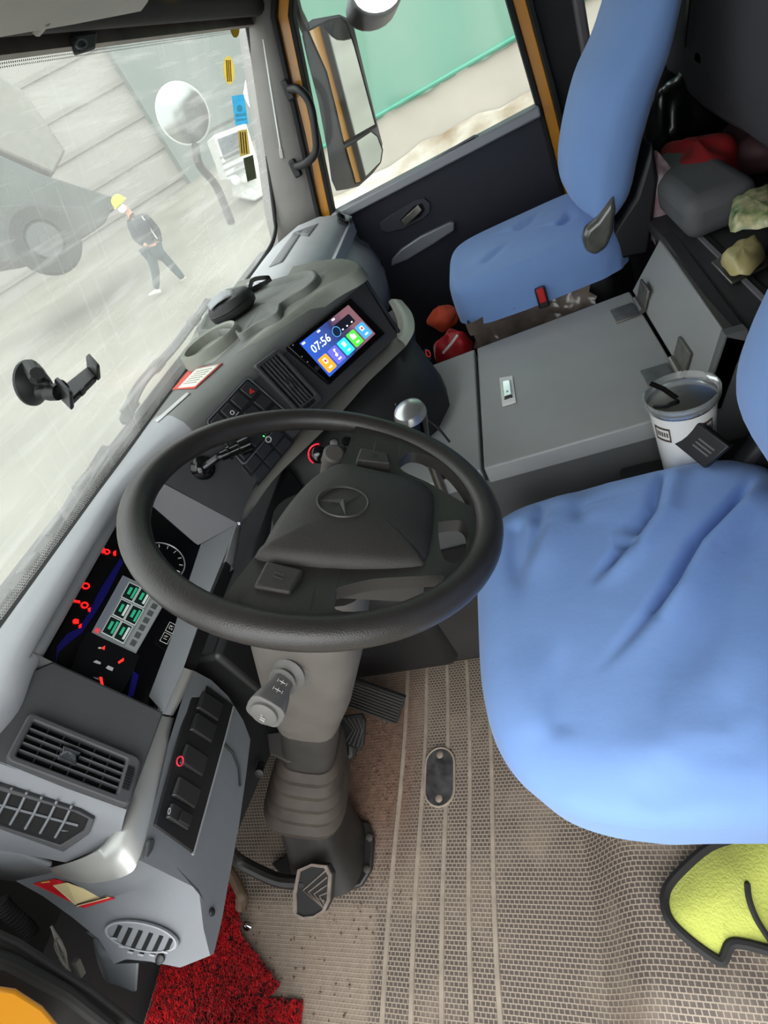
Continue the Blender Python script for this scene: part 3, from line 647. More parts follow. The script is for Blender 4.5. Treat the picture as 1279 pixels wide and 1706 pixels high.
# pillar: footprint on the console top
fp = [Vector((.93,.40,0)), Vector((1.03,.292,0)), Vector((1.12,.262,0)), Vector((1.205,.272,0)), Vector((1.26,.32,0)), Vector((1.30,.45,0)), Vector((1.30,.70,0)), Vector((.93,.70,0))]
tp = [at(574,681,z=.645)+Vector((.02,.05,0)), at(610,640,z=.645)+Vector((.02,.05,0)), at(655,596,z=.645)+Vector((.01,.02,0)), at(680,565,z=.648), at(690,540,z=.655), at(675,505,z=.66)+Vector((.0,.02,0)), Vector((1.36,.6,.66)), Vector((.95,.7,.66))]
rws_ = [[Vector((p.x,p.y,.511)) for p in fp], [Vector((p.x,p.y,.55)) for p in fp], [Vector((p.x,p.y,.60)).lerp(q,.45) for p, q in zip(fp, tp)], tp]
b = MB(); b.grid([r+[r[0]] for r in rws_]); b.build('centre_pillar', mat('pillar_black', (34,34,35), .5, var=.2, vscale=10), dash, ang=60)
PC = Plane(at(700,560,z=.63), at(740,640,z=.53), at(690,545,z=.655))
so_ = at(711,590,y=.292)
b = MB(); b.lathe(so_, Vector((-.3,-.9,.3)), [(.014,-.02),(.014,.003),(.0105,.004),(.0105,-.004)], 16); sk = b.build('lighter_socket', BKG, dash)
mark_ring(so_+Vector((-.3,-.9,.3)).normalized()*.004, .0085, emit('socket_red', (150,30,30), .4), sk, Vector((-.3,-.9,.3)).normalized(), .0012)
# under-dash dark body
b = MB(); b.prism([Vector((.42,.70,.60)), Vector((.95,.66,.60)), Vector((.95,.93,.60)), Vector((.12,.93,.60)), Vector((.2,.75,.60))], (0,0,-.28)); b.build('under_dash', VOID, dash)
b = MB(); b.box(.42,.92,.62,.93,.37,.62); b.build('heater_box', BK, dash, bevel=.01)

# ---- top pod of the centre stack: raised tray, cup ring
ZT = .872
pod = [(300,594),(322,556),(345,508),(372,478),(420,462),(470,448),(530,434),(572,430),(596,438),(590,452),(545,478),(480,526),(420,570),(382,596),(335,606)]
b = MB(); pts = bez([at(x,y,z=ZT) for x,y in pod]+[at(*pod[0],z=ZT)], 3)[:-1]
c_ = sum(pts, Vector())/len(pts)
b.grid([[c_.lerp(p,1.035)-Vector((0,0,.03)) for p in pts], [c_.lerp(p,1.015)-Vector((0,0,.008)) for p in pts], [c_.lerp(p,.985) for p in pts]], cu=True)
k0 = len(b.v); b.add([c_.lerp(p,.985) for p in pts], [tuple(range(len(pts)))]); podo = b.build('top_pod', OL, dash, ang=60)
cu_ = (at(307,584,z=.893)+at(388,546,z=.893))/2; cr = (at(307,584,z=.893)-at(388,546,z=.893)).length/2
b = MB(); b.lathe((cu_.x,cu_.y,.862), (0,0,1), [(cr*1.10,0),(cr*1.06,.028),(cr*1.0,.033),(cr*.9,.030),(cr*.86,.004),(.004,.003)], 32); b.build('cup_ring', OL, podo, ang=60)
tr = [(330,550),(348,510),(368,485),(400,476),(450,466),(500,452),(520,450),(524,462),(505,480),(468,502),(460,520),(425,538),(398,556),(385,548)]
tp_ = bez([at(x,y,z=.888) for x,y in tr]+[at(*tr[0],z=.888)], 4)[:-1]; tc_ = sum(tp_, Vector())/len(tp_)
b = MB(); b.grid([[tc_.lerp(p,1.05)-Vector((0,0,.018)) for p in tp_], [tc_.lerp(p,1.02)-Vector((0,0,.002)) for p in tp_], [tc_.lerp(p,.98) for p in tp_], [tc_.lerp(p,.94)-Vector((0,0,.004)) for p in tp_], [tc_.lerp(p,.90)-Vector((0,0,.013)) for p in tp_], [tc_.lerp(p,.05)-Vector((0,0,.0145)) for p in tp_]], cu=True)
b.build('tray_rim', mat('tray_olive', (108,110,104), .6, var=.25, vscale=16), podo, ang=60)

# ---- passenger side dash
rws_ = []
for x in (1.40,1.48,1.65,1.85,1.99,2.05,2.09):
    k = smooth01((x-1.95)/.14)*.03
    rws_.append([Vector((x,.865,.83)), Vector((x,.80,.868-k)), Vector((x,.70,.888-k)), Vector((x,.62,.882-k)), Vector((x,.57,.86-k)), Vector((x,.546,.825-k)), Vector((x,.538,.785))])
PTR = refine(rws_,3)
b = MB(); b.grid(PTR); b.build('passenger_top', mat('dash_pale', (196,196,199), .5, var=.08), dash, ang=60)
b = MB(); b.add([Vector((2.09,.865,.83)),Vector((2.09,.80,.838)),Vector((2.09,.70,.858)),Vector((2.09,.63,.852)),Vector((2.09,.585,.83)),Vector((2.09,.556,.785)),Vector((2.1,.52,.6)),Vector((2.1,.86,.6))], [tuple(range(8))]); b.build('passenger_end', DG2, dash)
rws_ = []
for x in (1.28,1.5,1.7,1.85,1.98,2.06,2.11):
    k = smooth01((x-1.9)/.2)*.05
    rws_.append([Vector((x,.560,.785)), Vector((x,.52+k,.755)), Vector((x,.478+k,.70)), Vector((x,.462+k,.63)), Vector((x,.475+k,.56)), Vector((x,.53+k,.50)), Vector((x,.70,.46))])
b = MB(); b.grid(refine(rws_,3)); b.build('glovebox', mat('glove_grey', (160,162,165), .5, var=.1), dash, ang=60)
b = MB(); b.sweep([(1.30,.535,.784),(1.7,.534,.784),(2.06,.538,.784)], [(-.012,-.020),(.004,-.020),(.006,.024),(-.01,.024)], ref=(0,0,1)); b.build('silver_trim', mat('silver_bright', (222,223,226), .4, metal=.15), dash, bevel=.003)
def skin_patch(name, grid, corners, nu, nv, h, m, parent, th=.0006):
    """thin patch that follows a built surface; corners in pixels tl,tr,br,bl"""
    c = [Vector(p) for p in corners]; rows = []
    for i in range(nv+1):
        a_ = c[0].lerp(c[3], i/nv); d_ = c[1].lerp(c[2], i/nv)
        rows.append([hit(grid, *a_.lerp(d_, j/nu), h) for j in range(nu+1)])
    b = MB(); b.grid(rows); return b.build(name, m, parent, solid=-th)
CVG = mat('cover_grey', (128,128,131), .5)
skin_patch('cover_recess', PTR, [(448,446),(490,388),(505,385),(471,437)], 6, 3, .0015, CVG, dash)
skin_patch('cover_recess', PTR, [(490,388),(530,373),(514,394),(500,392)], 6, 3, .0015, CVG, dash)
dv = skin_patch('demister_vent', PTR, [(560,350),(586,361),(586,382),(561,371)], 4, 3, .003, DG2, dash, .002)
for k in range(5):
    u0 = .08+k*.18
    def bl(u, v): return Vector((560,350)).lerp(Vector((586,361)),u).lerp(Vector((561,371)).lerp(Vector((586,382)),u),v)
    skin_patch('slot', PTR, [tuple(bl(u0,.15)), tuple(bl(u0+.11,.15)), tuple(bl(u0+.11,.85)), tuple(bl(u0,.85))], 1, 3, .0045, VOID, dv)
# labels stuck on the dash top
def decal(name, px, z, m, parent, h=.0008, zf=None):
    b = MB(); b.prism([at(x,y,z=z) for x,y in px], (0,0,h)); return b.build(name, m, parent, smooth=False)

# ================================================================== INSTRUMENT CLUSTER
icl = thing('instrument_cluster', 'lit instrument cluster with red warning lights behind steering wheel', 'instrument cluster', (.48,.72,.68))
HC = -.036
def con(px, py, h=0.): return P1.on(px, py, HC+h)
b = MB(); b.prism([con(70,1090), con(110,985), con(165,880), con(235,810), con(300,820), con(345,900), con(300,1060), con(255,1180), con(240,1180), con(88,1112)], P1.n*-.004); b.build('lens', mat('cluster_black', (9,9,12), .15), icl, smooth=False)
BLU = emit('cluster_blue', (18,16,80), .12)
def cpoly(name, pts, m, h=.001, th=.0008, parent=icl):
    b = MB(); b.prism([con(x,y,h) for x,y in pts], P1.n*th); return b.build(name, m, parent, smooth=False)
cpoly('blue_band', [(92,1108),(97,1088),(118,1068),(136,1055),(160,1020),(178,990),(205,937),(200,930),(165,985),(148,1020),(132,1046),(112,1056),(95,1076)], BLU)
cpoly('blue_band', [(222,1118),(231,1125),(222,1160),(212,1162)], BLU)
# warning lamps
RL = emit('warning_red', (235,22,20), 1.1)
def lampring(px, py, r, th=.0009):
    c = con(px,py,.0016); u = (con(px+10,py)-con(px,py)).normalized(); v = P1.n.cross(u)
    b = MB(); b.tube([c+u*r*math.cos(a)+v*r*math.sin(a) for a in np.linspace(0,6.28319,15)[:-1]], th, 5, True); return b.build('warning_lamp', RL, icl)
for px, py, r in ((178,919,.0042),(143,976,.0048),(141,1008,.0045),(126,1035,.003)): lampring(px, py, r, .0012)
for p in ([(168,915),(174,913),(176,921),(170,922)], [(120,999),(133,1001),(134,1005),(122,1003)], [(146,1014),(151,1012),(150,1020),(147,1018)], [(134,976),(137,973),(137,979)], [(121,1034),(131,1032),(131,1039),(122,1039)], [(131,1042),(136,1039),(135,1046),(131,1047)], [(188,920),(193,917),(193,926),(189,925)]): cpoly('warning_lamp', p, RL, .0014)
# round gauge on the right
gc = (270,935)
def ringpoly(cx, cy, R_, m, name, th=.0012):
    c = con(cx,cy,.0016); u = (con(cx+10,cy)-con(cx,cy)).normalized(); v = P1.n.cross(u)
    b = MB(); b.tube([c+u*R_*math.cos(a)+v*R_*math.sin(a) for a in np.linspace(0,6.28319,41)[:-1]], th, 6, True); return b.build(name, m, icl)
g1 = ringpoly(*gc, .040, mat('gauge_rim', (150,150,150), .3, metal=.5), 'gauge_rim')
for k in range(11):
    a = math.radians(-40+26*k); c = con(*gc,.0016); u = (con(gc[0]+10,gc[1])-con(*gc)).normalized(); v = P1.n.cross(u); d = u*math.cos(a)+v*math.sin(a)
    b = MB(); b.tube([c+d*.030, c+d*.036], .0007, 5); b.build('tick', WM, g1)
NR = emit('needle_red', (225,45,38), .6)
cpoly('needle', [(260,944),(263,938),(266,952),(261,952)], NR, .002)
# small gauges, arcs and needles at the lower left
cpoly('gauge_face', [(118,1118),(132,1078),(146,1052),(232,1092),(222,1120),(205,1150),(196,1158),(120,1122)], mat('gauge_face', (14,14,17), .3), .0008)
for p in ([(155,1103),(160,1100),(168,1104),(167,1107),(160,1105)], [(176,1113),(180,1109),(189,1113),(187,1118),(181,1116)], [(155,1128),(159,1131),(165,1133),(164,1130)], [(163,1079),(168,1078),(168,1081),(164,1081)]): cpoly('gauge_arc', p, WM, .0016)
for p in ([(165,1128),(170,1128),(173,1145),(169,1146)], [(196,1103),(206,1096),(206,1101),(198,1106)], [(168,1080),(175,1076),(174,1083)]): cpoly('needle', p, NR, .0018)
# colour display with tiles
QD = Quad(P1, [(205,961),(278,995),(225,1088),(155,1052)], HC+.0012)
b = MB(); b.qbox(QD,-.02,1.02,-.02,1.02,-.0005,.0003); disp = b.build('display', emit('lcd_grey', (96,100,102), .25), icl, smooth=False)
b = MB(); b.qbox(QD,.0,.13,.0,.92,.0003,.0006); b.build('status_bar', emit('lcd_bar', (88,92,102), .25), disp, smooth=False)
TIL = emit('lcd_tile', (20,32,30), .12); TW = emit('lcd_line', (170,176,172), .3); TG = emit('lcd_green', (40,140,104), .35)
for r_ in range(3):
    for c_i in range(2):
        s0 = .16+c_i*.27+(.02 if r_ == 1 else 0); t0 = .04+r_*.315
        b = MB(); b.qbox(QD,s0,s0+.255,t0,t0+.29,.0003,.0006); b.build('tile_frame', TW, disp, smooth=False)
        b = MB(); b.qbox(QD,s0+.012,s0+.24,t0+.012,t0+.278,.0006,.0009); tl = b.build('tile', TIL, disp, smooth=False)
        b = MB(); b.qbox(QD,s0+.07,s0+.13,t0+.07,t0+.20,.0009,.0011); b.build('digits', TG, disp, smooth=False)
        b = MB(); b.qbox(QD,s0+.17,s0+.22,t0+.04,t0+.24,.0009,.0011); b.build('tile_caption', TW if (r_+c_i) % 2 else TG, disp, smooth=False)
b = MB(); b.qbox(QD,.74,1.0,.02,.98,.0003,.0006); b.build('side_column', emit('lcd_side', (112,116,114), .25), disp, smooth=False)
for k in range(7):
    b = MB(); b.qbox(QD,.80,.92,.06+k*.13,.15+k*.13,.0006,.0009); b.build('side_icon', emit('lcd_icon', (70,74,74), .12), disp, smooth=False)
b = MB(); b.qbox(QD,.02,.11,.93,1.0,.0006,.0009); b.build('alert_icon', emit('lcd_red', (190,60,70), .4), disp, smooth=False)
# F1 / F2 keys
for (px, py, s_) in ((276,1063,'F1'),(285,1046,'F2')):
    u = con(px-8,py+15)-con(px,py); v = con(px-16,py-8)-con(px,py)
    q = [con(px,py,.002)+u.normalized()*a*.0085+v.normalized()*c*.0062 for a,c in ((-1,-1),(1,-1),(1,1),(-1,1))]
    b = MB(); b.tube(q, .0006, 4, True); b.build('key_outline', WM, icl)
    text(s_, 'key_text', con(px,py,.002), u, v, .009, WM, icl)
cpoly('key_pad', [(255,1070),(272,1030),(294,1036),(277,1085)], BKG, .0004)

# ================================================================== HEAD UNIT
hu = thing('car_stereo', 'black car stereo with lit touchscreen reading 07:56', 'car stereo', P2.on(560,640))
QB = Quad(P2, [(478,578),(583,497),(640,556),(548,641)], .004)
b = MB(); b.qbox(QB,0,1,0,1,-.03,.004); b.build('bezel', BKG, hu, bevel=.002)
QC = Quad(P2, [(499,572),(580,508),(625,556),(549,628)], .0085)
def screen_mat():
    m = bpy.data.materials.new('screen_wallpaper'); m.use_nodes = True; nt = m.node_tree; N = nt.nodes; L = nt.links; b = N['Principled BSDF']
    geo = N.new('ShaderNodeNewGeometry'); no = N.new('ShaderNodeTexNoise'); no.inputs['Scale'].default_value = 26; no.inputs['Detail'].default_value = 7
    L.new(geo.outputs['Position'], no.inputs['Vector']); sx = N.new('ShaderNodeSeparateXYZ'); L.new(geo.outputs['Position'], sx.inputs[0])
    mr = N.new('ShaderNodeMapRange'); mr.inputs[1].default_value = 1.04; mr.inputs[2].default_value = 1.19; L.new(sx.outputs[0], mr.inputs[0])
    ad = N.new('ShaderNodeMath'); ad.operation = 'MULTIPLY_ADD'; ad.inputs[1].default_value = .55; L.new(no.outputs['Fac'], ad.inputs[0]); L.new(mr.outputs[0], ad.inputs[2])
    r = N.new('ShaderNodeValToRGB'); e = r.color_ramp.elements; e[0].position = .25; e[0].color = (*lin((40,86,190)),1); e[1].position = 1.0; e[1].color = (*lin((120,84,90)),1)
    k = e.new(.62); k.color = (*lin((52,78,150)),1); k = e.new(.8); k.color = (*lin((40,44,84)),1)
    L.new(ad.outputs[0], r.inputs[0]); L.new(r.outputs[0], b.inputs['Emission Color']); b.inputs['Emission Strength'].default_value = .75
    b.inputs['Base Color'].default_value = (.01,.01,.02,1); b.inputs['Roughness'].default_value = .15
    return m
b = MB(); b.qbox(QC,0,1,0,1,-.0005,.0003); scr = b.build('screen', screen_mat(), hu, smooth=False)
tiles = [((240,140,40),'orange'),((90,90,225),'violet'),((40,180,215),'cyan'),((70,185,60),'green'),((60,140,235),'blue')]
SWH = emit('screen_white', (245,248,250), 1.1)
for k, (col_, nm) in enumerate(tiles):
    s0 = .03+k*.195; t0 = .53
    b = MB(); b.prism([QC.P(a,c,.0004) for a,c in rrect(s0,s0+.165,t0,.93,.02,1.7,3)], QC.n*.0005); tl = b.build('app_tile', emit('tile_'+nm, col_, .85), scr, smooth=False)
    c0 = QC.P(s0+.083,.66,.001)
    if k in (0, 2, 4):
        b = MB(); b.qbox(QC,s0+.055,s0+.11,.60,.72,.0009,.0012); adopt(b.build('app_icon', SWH, None, smooth=False), scr) if False else b.build('app_icon', SWH, scr, smooth=False)
        if k == 2:
            b = MB(); b.qbox(QC,s0+.08,s0+.086,.59,.73,.0012,.0014); b.qbox(QC,s0+.05,s0+.115,.655,.667,.0012,.0014); b.build('app_icon', MATS['tile_cyan'], scr, smooth=False)
        else:
            b = MB(); b.lathe(QC.P(s0+.083,.66,.0012), QC.n, [(.0034,0),(.0034,.0002)], 12); b.build('app_icon', emit('icon_dot', (210,50,40), .8), scr, smooth=False)
    elif k == 1:
        b = MB(); b.qbox(QC,s0+.088,s0+.098,.59,.72,.0009,.0012); b.lathe(QC.P(s0+.08,.73,.0009), QC.n, [(.0036,0),(.0036,.0003)], 12); b.qbox(QC,s0+.088,s0+.12,.59,.62,.0009,.0012); b.build('app_icon', SWH, scr, smooth=False)
    else:
        b = MB(); b.qbox(QC,s0+.045,s0+.12,.62,.73,.0009,.0012); b.qbox(QC,s0+.055,s0+.085,.58,.62,.0009,.0012); b.build('app_icon', SWH, scr, smooth=False)
    b = MB(); b.qbox(QC,s0+.055,s0+.11,.82,.86,.0009,.0012); b.build('app_caption', SWH, scr, smooth=False)
ux = QC.c[1]-QC.c[0]; uy = QC.c[0]-QC.c[3]
text('07:56', 'clock', QC.P(.24,.30,.0006), ux, uy, .026, SWH, scr)
b = MB(); b.prism([QC.P(a,c,.0004) for a,c in rrect(.58,.90,.17,.42,.02,1.7,3)], QC.n*.0005); b.build('media_card', emit('card_dark', (24,26,36), .4), scr, smooth=False)
b = MB(); b.lathe(QC.P(.55,.32,.0005), QC.n, [(.0115,0),(.0115,.0007)], 24); b.build('media_disc', emit('disc_dark', (20,36,60), .5), scr, smooth=False)
mark_ring(QC.P(.55,.32,.0013), .0112, emit('disc_ring', (80,170,230), .9), scr, QC.n, .0005)
for s_ in (.64,.73,.83):
    b = MB(); b.qbox(QC,s_,s_+.025,.36,.39,.0009,.0012); b.build('media_button', SWH, scr, smooth=False)
for k in range(4):
    b = MB(); b.qbox(QC,.02+.3*k,.02+.3*k+.05,.03,.07,.0003,.0006); b.build('status_icon', SWH, scr, smooth=False) if k < 3 else None
b = MB(); b.lathe(P2.on(527,614,.009), P2.n, [(.0055,0),(.0055,.008),(.004,.009)], 16); b.build('volume_knob', BK, hu)
for (x,y) in ((488,575),(503,594),(512,603)):
    b = MB(); b.box(0,0,0,0,0,0) if False else None
    b.lathe(P2.on(x,y,.0085), P2.n, [(.0014,0),(.0014,.0006)], 8); b.build('key_mark', WM, hu)

# ================================================================== STEERING WHEEL
wc = Vector((.477,.313,.826)); t_, s_ = math.radians(30.6), math.radians(7.8)
wn = Vector((math.sin(s_), -math.sin(t_)*math.cos(s_), math.cos(t_)*math.cos(s_)))
e2 = (Vector((1,0,0))-wn*wn.x).normalized(); e1 = wn.cross(e2)
def wp(r_, f_, h=0.): return wc+e2*r_+e1*f_+wn*h
WH = mat('wheel_black', (50,47,45), .34, var=.2, vscale=18, bump=.25, bscale=700)
WH2 = mat('wheel_pad', (56,53,50), .5, var=.22, vscale=14, bump=.35, bscale=800)
sw = thing('steering_wheel', 'black four-spoke steering wheel with round emblem on its pad', 'steering wheel', wc)
RM_ = .2165
b = MB(); path = [wp(RM_*math.cos(a), RM_*math.sin(a)) for a in np.linspace(0,6.28319,97)[:-1]]
rows = []
for a in np.linspace(0,6.28319,97)[:-1]:
    d = e2*math.cos(a)+e1*math.sin(a); p = wc+d*RM_
    rows.append([p+d*(.0178*math.cos(q))+wn*(.0165*math.sin(q)) for q in np.linspace(0,6.28319,21)[:-1]])
b.grid(rows, cu=True, cv=True); b.build('rim', WH, sw)
def strap(name, path, ws, th, m, dh=0., parent=sw):
    """flat rounded bar in the wheel plane: path of (r,f,h)"""
    P = bez([wp(*p) for p in path], 6); n = len(P); wv = np.interp(np.linspace(0,1,n), np.linspace(0,1,len(ws)), ws); rows = []
    for i, p in enumerate(P):
        t = (P[min(i+1,n-1)]-P[max(i-1,0)]).normalized(); sd = t.cross(wn).normalized(); up = sd.cross(t)
        w = wv[i]/2; rows.append([p+sd*(w*(abs(math.cos(q))**.6)*(1 if math.cos(q) >= 0 else -1))+up*(th/2*(abs(math.sin(q))**.8)*(1 if math.sin(q) >= 0 else -1)) for q in np.linspace(0,6.28319,17)[:-1]])
    b = MB(); b.grid(rows, cu=True); k = len(b.v)//len(rows); b.f.append(tuple(range(k))[::-1]); b.f.append(tuple((len(rows)-1)*k+j for j in range(k)))
    return b.build(name, m, parent, ang=60)
H0 = -.022
from mathutils.geometry import tessellate_polygon
def arc(r, a0, a1, n): return [(r*math.cos(math.radians(a)), r*math.sin(math.radians(a))) for a in np.linspace(a0, a1, n)]
fo = [(.085,-.010),(-.095,.050)]+arc(.206,163,354,40)
holes = [[(.118,-.092),(.142,-.112),(.128,-.150),(.088,-.177),(.045,-.193),(.024,-.194),(.034,-.178),(.072,-.138),(.098,-.102)],
         [(-.014,-.152),(-.010,-.180),(-.030,-.189),(-.070,-.184),(-.092,-.172),(-.086,-.158),(-.05,-.153)],
         [(-.150,-.046),(-.184,-.050),(-.178,-.088),(-.158,-.122),(-.136,-.149),(-.116,-.158),(-.120,-.130),(-.130,-.080)]]
holes = [[(p.x,p.y) for p in bez([Vector((*q,0)) for q in h]+[Vector((*h[0],0))], 4)[:-1]] for h in holes]
loops = [[Vector((x,y,0)) for x,y in l] for l in [fo]+holes]
tris = tessellate_polygon(loops); flat = [p for l in loops for p in l]
def fh(x, y): return -.016+.013*smooth01((math.hypot(x,y)-.10)/.10)
bmf = bmesh.new(); vv = [bmf.verts.new(p) for p in flat]
for t in tris:
    try: bmf.faces.new([vv[i] for i in t])
    except ValueError: pass
for _ in range(3):
    le = [e for e in bmf.edges if e.calc_length() > .022]
    if le: bmesh.ops.subdivide_edges(bmf, edges=le, cuts=1); bmesh.ops.triangulate(bmf, faces=bmf.faces[:])
bmf.verts.index_update(); top = [v.co.copy() for v in bmf.verts]; nF = len(top)
fcs = [tuple(v.index for v in f.verts) for f in bmf.faces]; bde = [(e.verts[0].index, e.verts[1].index) for e in bmf.edges if e.is_boundary]; bmf.free()
b = MB(); b.add([wp(p.x,p.y,fh(p.x,p.y)+.008) for p in top]+[wp(p.x,p.y,fh(p.x,p.y)-.010) for p in top], fcs+[tuple(i+nF for i in f[::-1]) for f in fcs]+[(i,j,nF+j,nF+i) for i,j in bde])
b.build('spoke_frame', WH, sw, ang=50)
# pad: domed, rounded trapezium
po = [(.092,-.022),(.075,-.118),(.055,-.142),(.03,-.150),(-.07,-.145),(-.095,-.138),(-.108,-.125),(-.122,.036),(-.10,.048),(-.03,.040),(.04,.022),(.085,-.004)]
pp_ = bez([Vector((a,c,0)) for a,c in po]+[Vector((*po[0],0))], 5)[:-1]; pc = sum(pp_, Vector())/len(pp_)
rows = []
for k, h in ((1.0,-.05),(1.0,-.018),(.985,-.006),(.95,.003),(.85,.009),(.6,.014),(.3,.016),(.04,.017)):
    rows.append([wp(pc.x+(p.x-pc.x)*k, pc.y+(p.y-pc.y)*k, h) for p in pp_])
b = MB(); b.grid(rows, cu=True); n_ = len(pp_); b.f.append(tuple((len(rows)-1)*n_+j for j in range(n_))); pad = b.build('horn_pad', WH2, sw, ang=60)
ec = (-.020,-.032); EH = .0165
b = MB(); b.tube([wp(ec[0]+.031*math.cos(a), ec[1]+.031*math.sin(a), EH) for a in np.linspace(0,6.28319,33)[:-1]], .0016, 8, True); EM = mat('emblem_grey', (66,64,60), .4); emb = b.build('emblem', EM, pad)
for a0 in (100, 195, 312):   # three leaning arms inside the ring
    a = math.radians(a0); d = Vector((math.cos(a), math.sin(a))); q = Vector((-d.y, d.x))
    b = MB(); b.add([wp(ec[0]+d.x*.029, ec[1]+d.y*.029, EH+.0005), wp(ec[0]+q.x*.006-d.x*.002, ec[1]+q.y*.006-d.y*.002, EH+.0005), wp(ec[0]-q.x*.006-d.x*.002, ec[1]-q.y*.006-d.y*.002, EH+.0005), wp(ec[0], ec[1], EH+.0035)], [(0,1,3),(0,3,2),(0,2,1),(1,2,3)]); b.build('emblem_arm', EM, pad, smooth=False)
for nm, pts in (('r', [(.098,-.032),(.134,-.034),(.128,-.078),(.100,-.085)]), ('l', [(-.128,.035),(-.170,.038),(-.172,-.003),(-.134,-.010)])):
    cx = sum(p[0] for p in pts)/4; cy = sum(p[1] for p in pts)/4
    b = MB(); b.hexa([wp(*p,-.012) for p in pts], [wp(cx+(p[0]-cx)*.92, cy+(p[1]-cy)*.92, .006) for p in pts]); bt = b.build('horn_button', WH2, sw, bevel=.003, seg=3)
    b = MB()
    for q in (-.004,.002): b.tube([wp(cx+q,cy-.005,.0065), wp(cx+q+.003,cy+.005,.0065)], .0006, 5)
    b.build('horn_mark', EM, bt)

# ================================================================== STEERING COLUMN
TAU = mat('taupe_plastic', (92,87,82), .6, var=.25, vscale=14)
GRM = mat('greasy_black', (34,32,30), .5, var=.5, vscale=22)
sc_ = thing('steering_column', 'steering column with taupe shroud, rubber bellows and bolted base', 'steering column', (.28,.70,0))
ax = -wn
def colpt(k): return wc+ax*k
def loft(name, secs, m, parent=sc_, n=24, ex=3.5, ang=50, ref=None):
    """secs: (centre, half width, half depth); sections perpendicular to the run, superellipse"""
    cs = [Vector(s[0]) for s in secs]; rows = []
    for i, (c, w, d) in enumerate(secs):
        t = (cs[min(i+1,len(cs)-1)]-cs[max(i-1,0)]).normalized(); a = (Vector((1,0,0))-t*t.x).normalized(); q = t.cross(a)
        rows.append([Vector(c)+a*(w*math.copysign(abs(math.cos(p))**(2/ex),math.cos(p)))+q*(d*math.copysign(abs(math.sin(p))**(2/ex),math.sin(p))) for p in np.linspace(0,6.28319,n+1)[:-1]])
    b = MB(); b.grid(rows, cu=True); b.f.append(tuple(range(n))[::-1]); b.f.append(tuple((len(rows)-1)*n+j for j in range(n)))
    return b.build(name, m, parent, ang=ang)
loft('hub_boss', [(colpt(.03),.06,.06),(colpt(.10),.07,.07)], BK, ex=2)
loft('shroud', [(colpt(.09)+Vector((-.01,0,0)),.095,.075),(colpt(.20)+Vector((-.02,0,0)),.10,.08),(colpt(.34)+Vector((-.015,0,0)),.085,.07),(colpt(.43)+Vector((-.01,0,0)),.072,.055)], TAU)
loft('shroud_lower', [(colpt(.41),.068,.055),(colpt(.50),.064,.052),(colpt(.60),.062,.050)], mat('shroud_dark', (50,47,44), .6, var=.3, vscale=20))
base = at(548,1432,z=.02)
b0 = colpt(.585); b1 = colpt(.74)+Vector((-.02,0,0))
secs = []
for k in range(11):
    t = k/10; secs.append((b0.lerp(b1,t), (.072 if k % 2 else .066)+.030*t, (.060 if k % 2 else .054)+.026*t))
loft('bellows', secs, mat('bellows_rubber', (58,50,43), .7, var=.4, vscale=25), ang=20)
loft('lower_tube', [(b1+Vector((0,0,.01)),.068,.06),(b1.lerp(base,.5),.072,.066),(base+Vector((0,-.01,.0)),.082,.078)], GRM)
bp = [at(x,y,z=.006) for x,y in ((455,1440),(600,1368),(618,1372),(626,1400),(622,1450),(605,1478),(570,1488),(480,1470))]
b = MB(); b.prism(bp, (0,0,.012)); b.build('base_flange', GRM, sc_, bevel=.004)
for (x,y) in ((616,1396),(612,1449)):
    b = MB(); p = at(x,y,z=.018); b.lathe(p,(0,0,1),[(.0075,0),(.0075,.006),(.003,.007)],6); b.build('bolt', STEEL, sc_)
# tan bracket + clamp on the column
b = MB(); q = [at(483,1179,z=.44), at(565,1188,z=.43), at(556,1197,z=.42), at(482,1192,z=.43)]; b.prism(q, (0,.0,-.008)); b.build('bracket', mat('bracket_tan', (150,136,116), .5, metal=.3, var=.3), sc_, bevel=.002)
p = at(490,1205,z=.40); b = MB(); b.lathe(p, (.1,.45,-.88), [(.016,-.02),(.016,.012),(.019,.014),(.019,.020),(.014,.022)], 16); b.build('clamp', mat('brass_worn', (122,96,68), .4, metal=.6, var=.4), sc_)
p = at(432,1285,z=.36); b = MB(); b.lathe(p, (-.8,-.3,.4), [(.007,-.02),(.007,.0),(.009,.002),(.009,.007),(.006,.008)], 14); b.build('connector', GRM, sc_)
# flakes of peeling plate
b = MB(); q = [at(x,y,z=.38) for x,y in ((445,1222),(500,1215),(528,1235),(515,1262),(480,1270),(450,1255))]; b.prism(q, (.0,.004,-.004)); b.build('shield_plate', mat('plate_grey', (74,70,68), .5, var=.2), sc_, bevel=.002)
# left stalk
STK = mat('stalk_grey', (98,96,93), .55, var=.15, vscale=30)
st = thing('indicator_stalk', 'grey multifunction stalk with ribbed boot on left of column', 'stalk', at(445,1190,z=.55))
s0 = at(508,1092,z=.655); s1 = at(470,1137,z=.685); s2 = at(441,1187,z=.70); d1 = (s1-s0).normalized(); d2 = (s2-s1).normalized()
b = MB(); prof = []; L_ = (s1-s0).length
for k in range(9): prof.append(((.036 if k % 2 == 0 else .030)-.016*k/8, L_*k/8))
b.lathe(s0, d1, prof, 20); b.build('boot', STK, st)
b = MB(); n2 = (EYE-s2).normalized()
b.sweep([s1-d1*.006, s1+d2*.012, s1.lerp(s2,.55), s2], lambda i, n: [(w*(1 if abs(c) > .0 else 1)*math.copysign(abs(c)**.6,c), w*.9*math.copysign(abs(s)**.6,s)) for w in ((.013,.015,.020,.0245)[i],) for c, s in [(math.cos(a), math.sin(a)) for a in np.linspace(0,6.28319,17)[:-1]]], ref=n2); lev = b.build('lever', STK, st, bevel=.002, ang=50)
